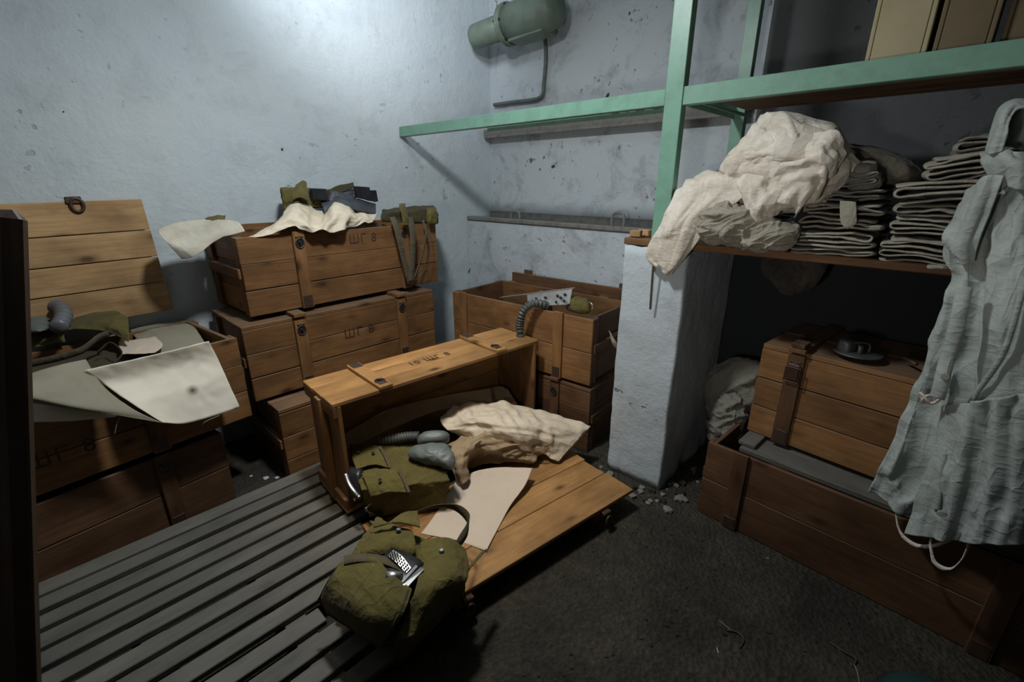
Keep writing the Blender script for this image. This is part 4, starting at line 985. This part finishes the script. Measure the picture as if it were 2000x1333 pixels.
# the bag in front
b2 = thing('gas_mask_bag', 'large olive canvas gas mask bag open on the floor grating in front', 'bag', (-1.071,0.572,0.120))
hull('bag_body', rel(b2, [(-1.232,0.425,0.115), (-0.988,0.499,0.020), (-0.981,0.779,0.100), (-1.397,0.681,0.140), (-1.183,0.452,0.330), (-0.905,0.499,0.310), (-0.937,0.784,0.290), (-1.315,0.654,0.330)]), OLIVE, b2, 40, 0, (cz(.008, 9, 71), cz(.004, 22, 72)), .03)
sheet('left_flap', rel(b2, [[(-1.154,0.445,0.372), (-1.092,0.509,0.385), (-1.005,0.515,0.385), (-0.923,0.531,0.372)],
    [(-1.135,0.400,0.350), (-1.045,0.438,0.375), (-0.961,0.464,0.372), (-0.895,0.492,0.360)],
    [(-1.154,0.375,0.290), (-1.018,0.393,0.335), (-0.948,0.418,0.330), (-0.900,0.457,0.315)],
    [(-1.154,0.378,0.220), (-1.033,0.399,0.240), (-0.975,0.415,0.235), (-0.937,0.431,0.230)]]), OLIVE, b2, 64, 56, .006, (), wr=dict(su=1.07, sv=1.06, Rm=.013, bend=.3, seed=31, c1=.16, fine=.6))
sheet('slit_shade', rel(b2, [[(-0.965,0.545,0.335), (-0.930,0.558,0.335)], [(-0.935,0.483,0.300), (-0.892,0.500,0.300)], [(-0.960,0.440,0.200), (-0.932,0.462,0.200)]]), FRM, b2, 8, 20, .004)  # near-black sheet added for the shade in the gap between the flaps
tube('flap_hem', rel(b2, [(-0.921,0.529,0.375), (-0.893,0.490,0.363), (-0.897,0.455,0.318), (-0.934,0.430,0.233), (-0.972,0.414,0.238), (-1.031,0.398,0.243), (-1.151,0.377,0.223)]), .0045, OLIVE_D, b2, 6, 60)
sheet('side_gusset', rel(b2, [[(-1.176,0.446,0.360), (-1.169,0.397,0.330), (-1.182,0.362,0.270)], [(-1.140,0.431,0.345), (-1.142,0.400,0.300), (-1.163,0.379,0.220)]]), OLIVE_D, b2, 20, 14, .004)
sheet('right_flap', rel(b2, [[(-1.048,0.668,0.365), (-1.026,0.706,0.368), (-0.989,0.742,0.366), (-0.932,0.755,0.355)],
    [(-0.985,0.624,0.362), (-0.950,0.668,0.365), (-0.918,0.704,0.355), (-0.892,0.728,0.335)],
    [(-0.910,0.546,0.360), (-0.884,0.583,0.362), (-0.874,0.631,0.347), (-0.873,0.690,0.310)],
    [(-0.894,0.467,0.270), (-0.866,0.501,0.280), (-0.875,0.562,0.270), (-0.896,0.638,0.250)]]), OLIVE, b2, 54, 54, .006, (), wr=dict(su=1.06, sv=1.06, Rm=.014, bend=.3, seed=32, c1=.2, fine=.6))
sheet('rear_flap', rel(b2, [[(-1.263,0.601,0.375), (-1.195,0.628,0.390), (-1.199,0.693,0.385), (-1.191,0.751,0.370)], [(-1.215,0.590,0.385), (-1.172,0.635,0.400), (-1.132,0.670,0.395), (-1.105,0.702,0.380)]]), OLIVE, b2, 30, 12, .005, (fo(.003, 12, seed=8),))
sheet('inner_flap', rel(b2, [[(-1.222,0.588,0.360), (-1.189,0.653,0.365), (-1.118,0.680,0.360)], [(-1.177,0.518,0.360), (-1.120,0.599,0.370), (-1.053,0.646,0.360)], [(-1.158,0.519,0.345), (-1.104,0.581,0.350), (-1.044,0.627,0.345)]]), OLIVE, b2, 30, 24, .004, (fo(.006, 9, seed=9),))
ribbon('strap', rel(b2, [(-1.162,0.453,0.375), (-1.123,0.491,0.385), (-1.069,0.531,0.385), (-1.018,0.559,0.375)]), .042, (.6, -.3, .1), WEB, b2)
ribbon('strap', rel(b2, [(-1.238,0.747,0.330), (-1.192,0.832,0.340), (-1.132,0.881,0.340), (-1.065,0.884,0.330), (-1.031,0.849,0.320), (-1.000,0.794,0.330), (-0.981,0.756,0.340)]), .034, [(.5, -.1, .5), (.4, -.2, .8), (-.1, .4, 1), (-.6, .3, .9), (-.4, .6, .6)], OLIVE_D, b2, thick=.004)
ribbon('strap', rel(b2, [(-0.886,0.663,0.280), (-0.900,0.718,0.300), (-0.915,0.776,0.300), (-0.936,0.842,0.290)]), .030, (.5, .3, .6), OLIVE, b2, thick=.004)
for q in ((-1.143,0.641,0.385), (-0.971,0.690,0.375)):
    bm = bmesh.new(); bmesh.ops.create_cone(bm, cap_ends=True, segments=16, radius1=.009, radius2=.006, depth=.006); obj('snap_button', bm, STEEL, b2, T(Vector(q)-b2.location))
# opening with metal fittings
hull('opening', rel(b2, [(-1.096,0.529,0.330), (-0.973,0.556,0.330), (-1.013,0.642,0.330), (-1.120,0.601,0.330), (-1.063,0.521,0.372), (-0.948,0.532,0.362), (-0.978,0.618,0.366), (-1.096,0.582,0.372)]), FRM, b2, 6)
pg = [Vector(q)-b2.location for q in ((-1.070,0.552,0.385), (-1.072,0.576,0.390), (-1.031,0.580,0.392), (-0.979,0.579,0.380), (-0.975,0.558,0.378), (-1.027,0.555,0.388))]
bm = bmesh.new()
A_ = resample([pg[0], pg[5], pg[4]], 12); B_ = resample([pg[1], pg[2], pg[3]], 12)
va = [bm.verts.new(p) for p in A_]; vb = [bm.verts.new(p) for p in B_]
for k in range(11): bm.faces.new((va[k], va[k+1], vb[k+1], vb[k]))
o = obj('perforated_strip', bm, ALU, b2); m = o.modifiers.new('t', 'SOLIDIFY'); m.thickness = .003
bm = bmesh.new()
for k in range(11):
    for j in range(3):
        t = (k+.5)/11; a = A_[k].lerp(A_[min(k+1, 11)], .5); b_ = B_[k].lerp(B_[min(k+1, 11)], .5); p = a.lerp(b_, (.2, .5, .8)[j] if k % 2 else (.08, .36, .66)[j])
        q = bmesh.ops.create_cone(bm, cap_ends=True, segments=8, radius1=.0026, radius2=.0026, depth=.008)
        bmesh.ops.translate(bm, verts=q['verts'], vec=p)
tag(obj('perforations', bm, FRM, b2), kind='stuff')
strip('edge_plate', Vector((-0.945,0.525,0.380))-b2.location, Vector((-0.958,0.600,0.383))-b2.location, Vector((-0.948,0.605,0.378))-b2.location, Vector((-0.931,0.533,0.376))-b2.location, .004, STEEL, b2)
strip('edge_plate', Vector((-0.964,0.527,0.374))-b2.location, Vector((-0.980,0.597,0.378))-b2.location, Vector((-0.973,0.599,0.375))-b2.location, Vector((-0.957,0.530,0.371))-b2.location, .004, STEEL, b2)
cyl('canister', [(-.03, .015), (-.028, .019), (.02, .019), (.022, .012)], STEEL, b2, 24).matrix_local = T(Vector((-0.991,0.530,0.372))-b2.location) @ Euler((0, .2, .9)).to_matrix().to_4x4()
ribbon('buckle', rel(b2, [(-1.077,0.495,0.385), (-1.063,0.501,0.386), (-1.040,0.501,0.382)]), .006, (.3, -.3, .8), STEEL, b2)

# ================================================================ niche under the shelf
bu = blob('cloth_bundle', [(-0.798,2.360,0.438), (-0.760,2.360,0.555), (-0.656,2.360,0.642), (-0.537,2.360,0.647), (-0.499,2.360,0.421), (-0.602,2.360,0.293), (-0.723,2.360,0.303)], .09, GREIGE2, fns=(cz(.024, 9, 4, 3, .2, 1.5, (.3, 0, 1)), cz(.008, 22, 6)))
tag(bu, 'dim grey cloth bundle wedged behind the light brown crate under the shelf', 'cloth')
bu = blob('cloth_bundle', [(-0.699,2.240,0.395), (-0.643,2.240,0.501), (-0.554,2.240,0.475), (-0.540,2.240,0.309), (-0.626,2.240,0.213), (-0.684,2.240,0.250)], .07, GREIGE2, fns=(cz(.02, 13, 5), cz(.008, 26, 6)))
tag(bu, 'small crumpled grey cloth sticking out of the long crate corner under the shelf', 'cloth')
cl = blob('hanging_cloth', [(-0.607,2.300,1.175), (-0.487,2.300,1.199), (-0.372,2.300,1.193), (-0.375,2.300,1.112), (-0.439,2.300,1.042), (-0.477,2.300,1.029), (-0.560,2.300,1.087)], .05, cloth('dark_cloth', (.06, .055, .05)), fns=(fo(.014, 9, seed=15),))
tag(cl, 'dark cloth bulging down from under the shelf boards', 'cloth')
rg = thing('metal_fitting', 'grey metal strap fitting on an oval base plate on the light brown crate', 'fitting', (-0.168,2.129,0.874))
GM = plain('dull_grey_metal', (.15, .155, .15), .5, .6, (.05, .05, .05), .6)
cyl('base_plate', [(0, .080), (.004, .083), (.006, .080), (.007, .05)], GM, rg, 40).matrix_local = O3((0, 0, 1), (1, 0, 0), (0, 1, 0))
for a0_, r_, h_ in ((.5, .034, .034), (1.9, .028, .026)):
    ca, sa = math.cos(a0_), math.sin(a0_)
    pts = [(-r_*ca, -r_*sa, .006), (-r_*ca, -r_*sa, .006+h_*.7), (-r_*.7*ca, -r_*.7*sa, .008+h_), (r_*.7*ca, r_*.7*sa, .008+h_), (r_*ca, r_*sa, .006+h_*.7), (r_*ca, r_*sa, .006)]
    ribbon('loop', pts, .017, (-sa, ca, 0), GM, rg, thick=.005, n=30)
hull('block', [(-.06, -.02, .006), (-.03, -.035, .006), (-.012, .0, .006), (-.04, .018, .006), (-.058, -.018, .042), (-.032, -.032, .038), (-.016, .0, .038), (-.04, .014, .042)], GM, rg, 6)
o = tube('metal_bar', [(-0.032,2.161,0.880), (0.008,2.098,0.885)], .006, IRON)
tag(o, 'small dark metal bar beside the fitting on the light brown crate', 'bar')

# ================================================================ clothes on the shelf
ZS = 1.262
def pile(items, group):
    z = ZS
    for it in items:
        (lab, x, y, rz, w, d, n, p, mat, sd, tilt) = it
        folded('folded_garment', lab, 'clothes', (x, y, z), rz, w, d, n, p, mat, group, sd, tilt)
        z += n*p*1.0+.002
pile([('rumpled beige garment at the bottom left of the shelf, rolled edge in front', -.60, 1.925, .05, .24, .40, 4, 0.0145, GREIGE, 1, (0, 0)),
      ('folded beige garment second from the bottom at the left end of the shelf', -.61, 1.935, .08, .23, .38, 3, 0.0159, GREIGE, 2, (0, .03)),
      ('folded garment just under the tumbled white overalls', -.60, 1.95, -.05, .23, .36, 4, 0.0159, GREIGE, 3, (0, -.04))], 'clothes folded on the lower shelf')
pile([('folded grey-beige garment at the bottom of the middle pile', -.30, 1.895, .02, .245, .42, 6, 0.0141, GREIGE, 4, (0, 0)),
      ('folded garment second from the bottom of the middle pile', -.295, 1.91, -.03, .235, .40, 3, 0.0152, GREIGE, 5, (0, 0)),
      ('folded garment with a hanging pointed tab in the middle pile', -.29, 1.905, .03, .235, .40, 3, 0.0138, GREIGE, 6, (0, .02)),
      ('folded garment second from the top of the middle pile', -.30, 1.93, .02, .23, .36, 3, 0.0145, GREIGE2, 7, (0, -.03)),
      ('folded garment on top of the middle pile, end rolled', -.31, 1.94, .05, .20, .32, 4, 0.0123, GREIGE2, 8, (0, -.09))], 'clothes folded on the lower shelf')
pile([('folded grey-beige garment at the bottom of the right pile', -.035, 1.89, .02, .255, .42, 6, 0.0134, GREIGE, 9, (0, 0)),
      ('folded garment second from the bottom of the right pile', -.035, 1.90, -.02, .25, .40, 4, 0.0138, GREIGE, 10, (0, 0)),
      ('folded garment in the middle of the right pile', -.03, 1.90, .03, .25, .40, 3, 0.0145, GREIGE2, 11, (0, -.02)),
      ('pale folded garment with a bulging left end in the right pile', -.02, 1.875, .03, .29, .40, 4, 0.0152, GREIGE, 12, (0, -.10)),
      ('rolled garment second from the top of the right pile', .01, 1.895, .05, .22, .36, 6, 0.0130, GREIGE, 13, (0, -.13)),
      ('folded garment at the top of the right pile beside the hooded coat', .05, 1.92, .05, .20, .34, 4, 0.0130, GREIGE2, 14, (0, -.20))], 'clothes folded on the lower shelf')
tabo = sheet('pointed_tab', [[(-0.296,1.872,1.445), (-0.272,1.872,1.444), (-0.252,1.872,1.442)], [(-0.287,1.868,1.404), (-0.264,1.866,1.405), (-0.242,1.868,1.404)], [(-0.278,1.868,1.375), (-0.260,1.866,1.369), (-0.237,1.868,1.377)], [(-0.263,1.870,1.362), (-0.257,1.870,1.358), (-0.250,1.870,1.365)]], GREIGE, nu=14, nv=26, thick=.004)
tag(tabo, 'short cloth tab with a pointed end hanging down the middle pile', 'cloth tab')
o = blob('garment', [(-0.520,2.200,1.610), (-0.388,2.200,1.632), (-0.258,2.200,1.600), (-0.147,2.200,1.546), (-0.133,2.200,1.487), (-0.262,2.200,1.478), (-0.424,2.200,1.472)], .12, cloth('dark_cotton', (.10, .09, .075)), fns=(fo(.02, 6, seed=25),))
tag(o, 'dark rumpled garment lying at the back of the shelf behind the middle pile', 'clothes')
o = blob('garment', [(-0.316,2.020,1.529), (-0.287,2.020,1.565), (-0.246,2.020,1.557), (-0.217,2.020,1.512), (-0.233,2.020,1.476), (-0.290,2.020,1.476)], .07, GREIGE2, fns=(fo(.012, 10, seed=26),))
tag(o, 'small rumpled grey garment on the middle pile beside the white overalls', 'clothes')
# tumbled white overalls
ov = thing('overalls', 'cream white cotton overalls tumbled over the left end of the shelf', 'clothes', (-.85, 1.92, 1.27))
blob('torso', rel(ov, [(-0.725,1.970,1.575), (-0.670,1.970,1.629), (-0.631,1.970,1.673), (-0.609,1.970,1.723), (-0.537,1.970,1.724), (-0.437,1.970,1.696), (-0.371,1.970,1.662), (-0.321,1.970,1.593), (-0.304,1.970,1.512), (-0.357,1.970,1.436), (-0.429,1.970,1.399), (-0.528,1.970,1.376), (-0.609,1.970,1.420), (-0.680,1.970,1.514)]), .13, CREAM, ov, 80, 260, (fo(.02, 4.5, (1, 1, 1), 81, .2, .4), cz(.010, 8, 82, 4, .28, 1.6)), power=2.0)
sheet('back_of_body', rel(ov, [[(-0.618,2.000,1.726), (-0.542,1.990,1.726), (-0.441,1.990,1.698), (-0.373,2.000,1.665), (-0.314,2.020,1.595)],
    [(-0.623,1.930,1.676), (-0.523,1.890,1.672), (-0.435,1.890,1.655), (-0.366,1.920,1.624), (-0.297,1.980,1.558)],
    [(-0.654,1.900,1.617), (-0.543,1.850,1.613), (-0.459,1.840,1.601), (-0.381,1.880,1.573), (-0.310,1.950,1.520)],
    [(-0.695,1.910,1.560), (-0.596,1.860,1.557), (-0.504,1.840,1.543), (-0.422,1.870,1.525), (-0.336,1.930,1.483)],
    [(-0.678,1.930,1.514), (-0.592,1.880,1.492), (-0.506,1.860,1.475), (-0.430,1.880,1.476), (-0.350,1.930,1.443)]]), CREAM, ov, 100, 80, .003, (), wr=dict(su=1.08, sv=1.22, Rm=.05, bend=.3, seed=14, c1=.13))
sheet('leg', rel(ov, [[(-0.692,1.940,1.533), (-0.788,1.980,1.538), (-0.868,2.000,1.511), (-0.906,2.020,1.478)],
    [(-0.603,1.880,1.504), (-0.706,1.880,1.518), (-0.808,1.900,1.499), (-0.876,1.930,1.471)],
    [(-0.615,1.860,1.451), (-0.695,1.860,1.462), (-0.796,1.870,1.437), (-0.883,1.890,1.404)],
    [(-0.708,1.865,1.363), (-0.775,1.855,1.360), (-0.849,1.860,1.335), (-0.914,1.880,1.320)],
    [(-0.761,1.875,1.268), (-0.809,1.865,1.259), (-0.878,1.870,1.253), (-0.950,1.885,1.240)],
    [(-0.809,1.885,1.185), (-0.842,1.875,1.165), (-0.897,1.880,1.175), (-0.957,1.890,1.190)],
    [(-0.853,1.890,1.122), (-0.871,1.885,1.129), (-0.903,1.888,1.151), (-0.932,1.892,1.152)]]), CREAM, ov, 64, 110, .003, (), wr=dict(su=1.14, sv=1.03, Rm=.028, bend=.3, seed=11, c1=.16))
sheet('sleeve', rel(ov, [[(-0.691,1.930,1.523), (-0.577,1.870,1.531), (-0.488,1.860,1.513), (-0.423,1.870,1.488)],
    [(-0.661,1.900,1.486), (-0.577,1.840,1.482), (-0.489,1.830,1.471), (-0.412,1.850,1.455)],
    [(-0.602,1.890,1.423), (-0.550,1.830,1.417), (-0.494,1.820,1.425), (-0.423,1.850,1.429)],
    [(-0.582,1.880,1.372), (-0.538,1.840,1.369), (-0.493,1.840,1.384), (-0.453,1.860,1.407)]]), CREAM, ov, 70, 56, .003, (), wr=dict(su=1.25, sv=1.12, Rm=.045, bend=.3, seed=12, c1=.17))
sheet('collar', rel(ov, [[(-0.404,1.860,1.642), (-0.352,1.850,1.638), (-0.321,1.860,1.589), (-0.325,1.870,1.556)],
    [(-0.418,1.830,1.591), (-0.372,1.820,1.589), (-0.337,1.830,1.558), (-0.341,1.850,1.512)],
    [(-0.467,1.820,1.545), (-0.403,1.810,1.536), (-0.357,1.820,1.512), (-0.361,1.850,1.464)],
    [(-0.504,1.830,1.462), (-0.436,1.820,1.455), (-0.403,1.830,1.431), (-0.406,1.860,1.409)]]), CREAM, ov, 60, 70, .003, (), wr=dict(su=1.15, sv=1.25, Rm=.045, bend=.3, seed=13, c1=.16))
for k, (q, sd) in enumerate(((((-0.686,1.870,1.430), (-0.554,1.870,1.389), (-0.526,1.870,1.326), (-0.592,1.870,1.283), (-0.679,1.870,1.286), (-0.737,1.870,1.341)), 91), (((-0.600,1.860,1.359), (-0.498,1.860,1.383), (-0.415,1.860,1.352), (-0.396,1.860,1.310), (-0.437,1.860,1.270), (-0.532,1.860,1.270), (-0.602,1.860,1.312)), 92))):
    blob('fold', rel(ov, list(q)), .07, GREIGE, ov, 50, 150, (cz(.026, 11, sd, 3, .18, 1.5, (1, .3, .25)), cz(.008, 26, sd+1, 3, .2, 2, (1, .2, .4))), power=2.4)
tape = tag(ribbon('tape', [(-0.936,1.895,1.151), (-0.937,1.900,1.093), (-0.937,1.905,1.021), (-0.937,1.910,0.948)], .010, (1, .3, 0), WEB, wob=.4), 'frayed brown tape hanging against the front of the white pier', 'tape')

# ================================================================ hooded coat hanging at the right
ct = thing('hooded_coat', 'pale grey-green hooded cotton overalls hanging from the upper shelf at right', 'clothes', (.12, 1.76, 1.75))
RR = lambda rows: rel(ct, rows)
sheet('front_panel', RR([[(0.028,1.860,1.510), (0.051,1.800,1.550), (0.090,1.780,1.569), (0.160,1.800,1.568)],
    [(-0.000,1.860,1.428), (0.043,1.800,1.445), (0.099,1.760,1.460), (0.186,1.780,1.462)],
    [(-0.002,1.840,1.331), (0.049,1.780,1.339), (0.120,1.720,1.351), (0.219,1.750,1.356)],
    [(0.020,1.820,1.215), (0.073,1.770,1.216), (0.149,1.700,1.233), (0.256,1.730,1.239)],
    [(0.031,1.800,1.032), (0.099,1.760,1.044), (0.188,1.680,1.075), (0.302,1.720,1.095)],
    [(0.030,1.800,0.826), (0.120,1.760,0.840), (0.231,1.680,0.884), (0.357,1.720,0.918)],
    [(0.022,1.800,0.624), (0.142,1.760,0.645), (0.273,1.700,0.701), (0.405,1.740,0.748)],
    [(0.014,1.800,0.496), (0.117,1.775,0.488), (0.296,1.720,0.572), (0.437,1.760,0.640)]]), PALE, ct, 110, 200, .004,
    (fo(.016, 3.4, (1.6, 1.6, .3), 101, .3, .3),), wr=dict(su=1.22, sv=1.05, Rm=.05, bend=.3, iters=170, seed=21, c1=.14, fine=.5))
sheet('right_leg', RR([[(0.099,1.700,0.889), (0.151,1.620,0.953), (0.216,1.600,0.997), (0.306,1.640,1.014)],
    [(0.111,1.700,0.741), (0.172,1.630,0.803), (0.251,1.590,0.857), (0.351,1.640,0.878)],
    [(0.111,1.700,0.587), (0.189,1.640,0.647), (0.278,1.600,0.719), (0.382,1.640,0.761)],
    [(0.117,1.700,0.465), (0.196,1.650,0.524), (0.285,1.610,0.600), (0.408,1.660,0.671)]]), PALE, ct, 90, 90, .004,
    (), wr=dict(su=1.14, sv=1.06, Rm=.03, bend=.3, seed=22, c1=.17, fine=.6))
sheet('back_panel', RR([[(0.039,1.900,1.510), (0.096,1.900,1.574), (0.169,1.900,1.571)], [(0.032,1.900,1.204), (0.166,1.900,1.202), (0.281,1.900,1.214)], [(0.044,1.880,0.605), (0.290,1.880,0.665), (0.410,1.880,0.724)], [(0.035,1.870,0.455), (0.311,1.870,0.533), (0.440,1.870,0.608)]]), PALE, ct, 40, 50, .005, (fo(.012, 4, (1.6, 1.6, .4), 121),))
sheet('hood', RR([[(0.012,1.800,1.583), (0.011,1.800,1.635), (0.014,1.820,1.682), (0.038,1.840,1.702), (0.080,1.860,1.698)],
    [(0.020,1.740,1.573), (0.021,1.730,1.623), (0.023,1.740,1.662), (0.040,1.770,1.688), (0.077,1.780,1.688)],
    [(0.037,1.720,1.578), (0.037,1.710,1.613), (0.035,1.720,1.643), (0.045,1.740,1.669), (0.079,1.750,1.673)]]), PALE, ct, 60, 36, .004, (), wr=dict(su=1.05, sv=1.1, Rm=.012, bend=.4, seed=25))
sheet('hood_lining', RR([[(0.046,1.800,1.590), (0.040,1.820,1.652), (0.052,1.840,1.680), (0.089,1.860,1.681)], [(0.068,1.880,1.587), (0.067,1.900,1.651), (0.082,1.900,1.668), (0.098,1.900,1.672)], [(0.093,1.840,1.572), (0.094,1.860,1.609), (0.102,1.880,1.634), (0.108,1.880,1.646)]]), PALE, ct, 24, 20, .004, (fo(.004, 12, seed=133),))
sheet('shoulder', RR([[(0.009,1.800,1.573), (0.037,1.740,1.579), (0.070,1.720,1.568), (0.105,1.740,1.567)], [(0.020,1.780,1.541), (0.049,1.720,1.547), (0.081,1.700,1.538), (0.121,1.720,1.532)], [(0.058,1.770,1.482), (0.069,1.740,1.497), (0.090,1.710,1.491), (0.133,1.720,1.485)]]), PALE, ct, 50, 40, .004, (), wr=dict(su=1.15, sv=1.1, Rm=.02, bend=.35, seed=23))
sheet('sleeve', RR([[(0.005,1.800,1.481), (0.028,1.760,1.507), (0.050,1.740,1.509)], [(-0.004,1.790,1.403), (0.021,1.750,1.413), (0.047,1.740,1.428)], [(-0.010,1.780,1.348), (0.018,1.745,1.342), (0.045,1.740,1.355)], [(0.021,1.790,1.296), (0.034,1.755,1.295), (0.051,1.755,1.300)]]), PALE, ct, 40, 60, .004, (), wr=dict(su=1.25, sv=1.05, Rm=.022, bend=.35, seed=24))
pk = [(0.052,1.680,1.242), (0.061,1.665,1.134), (0.063,1.665,1.046), (0.068,1.660,0.972), (0.070,1.665,0.927)]
ribbon('button_placket', RR(pk), .032, (1, -.2, 0), PALE, ct, thick=.007, n=40, wob=.2)
bm = bmesh.new(); bmesh.ops.create_cone(bm, cap_ends=True, segments=20, radius1=.011, radius2=.009, depth=.004)
obj('button', bm, GREIGE, ct, T(Vector((0.071,1.650,0.998))-ct.location) @ Euler((R(90), 0, 0)).to_matrix().to_4x4())
bm = bmesh.new(); bmesh.ops.create_cone(bm, cap_ends=True, segments=20, radius1=.011, radius2=.009, depth=.004)
obj('button', bm, GREIGE, ct, T(Vector((0.156,1.620,0.605))-ct.location) @ Euler((R(90), 0, 0)).to_matrix().to_4x4())
pts = []
c0 = Vector((0.055,1.690,0.910))-ct.location
for k in range(60):
    a = 2*math.pi*k/60; pts.append(c0+Vector((.017*math.sin(2*a)+.006*math.cos(a), .006*math.cos(3*a), .012*math.sin(3*a))))
obj('knot', tube_bm(pts, .0042, 6, closed=True), CREAM, ct, None, True)
ribbon('drawstring', RR([(0.065,1.790,0.467), (0.094,1.770,0.405), (0.133,1.750,0.393), (0.165,1.720,0.426), (0.189,1.690,0.478), (0.204,1.670,0.527)]), .013, (0, .3, 1), CREAM, ct, thick=.003, wob=.3)
ribbon('drawstring', RR([(0.157,1.690,0.481), (0.167,1.680,0.441), (0.186,1.670,0.408), (0.216,1.660,0.416), (0.230,1.655,0.463), (0.231,1.650,0.514), (0.226,1.650,0.550)]), .013, (.3, .3, 1), CREAM, ct, thick=.003, wob=.4)
ribbon('side_seam', RR([(0.153,1.660,1.260), (0.160,1.655,1.089), (0.140,1.690,0.939), (0.126,1.685,0.773), (0.149,1.665,0.582)]), .012, (1, 0, 0), PALE, ct, thick=.007)
tube('hanging_cord', RR([(0.070,1.830,1.694), (.10, 1.90, 1.80), (.10, 1.925, 1.868), (.10, 1.96, 1.865)]), .004, WEB, ct, 6, 14)
o = blob('cloth_scrap', [(-0.038,1.900,1.262), (0.006,1.900,1.267), (0.012,1.900,1.251), (-0.031,1.900,1.247)], .02, GREIGE, nr=10, na=30, fns=(fo(.004, 20, seed=3),))
tag(o, 'small scrap of pale cloth on the shelf edge left of the hanging coat', 'cloth')

# ================================================================ floor litter
for k, (pts, c, lab) in enumerate((((((-0.299,1.403,0.003), (-0.255,1.394,0.003))), STRAW, 'pale straw on the dark floor, the left one of the curled twig pair'),
    (((-0.265,1.383,0.004), (-0.236,1.398,0.006), (-0.210,1.386,0.006), (-0.210,1.347,0.004)), IRON, 'curled dark twig on the dirt floor below the straw'),
    (((0.007,1.581,0.004), (0.052,1.572,0.006), (0.083,1.570,0.006), (0.082,1.547,0.004)), IRON, 'dark twig on the floor near the bottom right'),
    (((0.082,1.548,0.003), (0.095,1.522,0.003), (0.107,1.479,0.003)), STRAW, 'pale grass stalk running to the lower edge of the view'),
    (((-0.217,1.240,0.004), (-0.189,1.212,0.004)), IRON, 'short dark stick at the lower edge of the floor'),
    (((-0.267,1.294,0.003), (-0.256,1.279,0.003)), CREAM, 'tiny white fibre on the floor left of the curled twig'),
    (((-0.265,1.840,0.003), (-0.256,1.841,0.003)), CREAM, 'white speck on the floor in front of the long reddish crate'),
    (((0.010,1.582,0.003), (0.041,1.572,0.003)), STRAW, 'fine pale straw beside the dark twig near the bottom right'))):
    tag(tube('straw' if c in (STRAW, CREAM) else 'twig', pts, .0014 if c is not IRON else .003, c, n=14, seg=6), lab, 'straw' if c in (STRAW, CREAM) else 'twig')
for q in ((520, 935), (541, 933), (500, 945)): pass
for k, q in enumerate(((-2.379,0.588,0.004), (-2.342,0.630,0.004), (-2.458,0.538,0.004))):
    bm = bmesh.new(); bmesh.ops.create_icosphere(bm, subdivisions=1, radius=.014-.003*k)
    for v in bm.verts: v.co = Vector((v.co.x*(1+noise.noise(v.co*90)), v.co.y*1.2, v.co.z*.3))
    tag(obj('paint_flake', bm, WHITE3, None, T(q)), ('large', 'medium', 'small')[k]+' white paint flake on the floor between the left crate stacks', 'flake')
ds = thing('enamel_bowl', 'dark teal enamel bowl upturned at the bottom right corner of the floor', 'bowl', (0.271,1.517,0.000))
cyl('bowl', [(0, .125), (.006, .125), (.03, .112), (.055, .09), (.068, .06), (.072, .02)], TEAL, ds, 40).matrix_local = O3((0, 0, 1), (1, 0, 0), (0, 1, 0))
cyl('rim', [(-.001, .127), (.003, .131), (.007, .127)], plain('rim_dark', (.02, .03, .03), .3), ds, 40).matrix_local = O3((0, 0, 1), (1, 0, 0), (0, 1, 0))
# cracks / nails on the left wall
for k, q in enumerate(((-2.918,1.146,1.683), (-2.918,1.985,1.604), (-2.918,0.248,1.792))):
    bm = bmesh.new(); bmesh.ops.create_icosphere(bm, subdivisions=1, radius=.0075-.002*k)
    tag(obj('nail', bm, IRON, None, T(q)), ('nail head in the middle of the white left wall', 'small nail head on the left wall below the green beam end', 'tiny nail head high on the left wall near the picture edge')[k], 'nail')
bm = tube_bm([(-2.913,2.528,0.784), (-2.900,2.548,0.835), (-2.900,2.592,0.786), (-2.910,2.582,0.733)], .004, 6)
tag(obj('wire_stub', bm, IRON, recentre=True), 'dark wire stub sticking out of the wall corner above the open crate', 'wire')
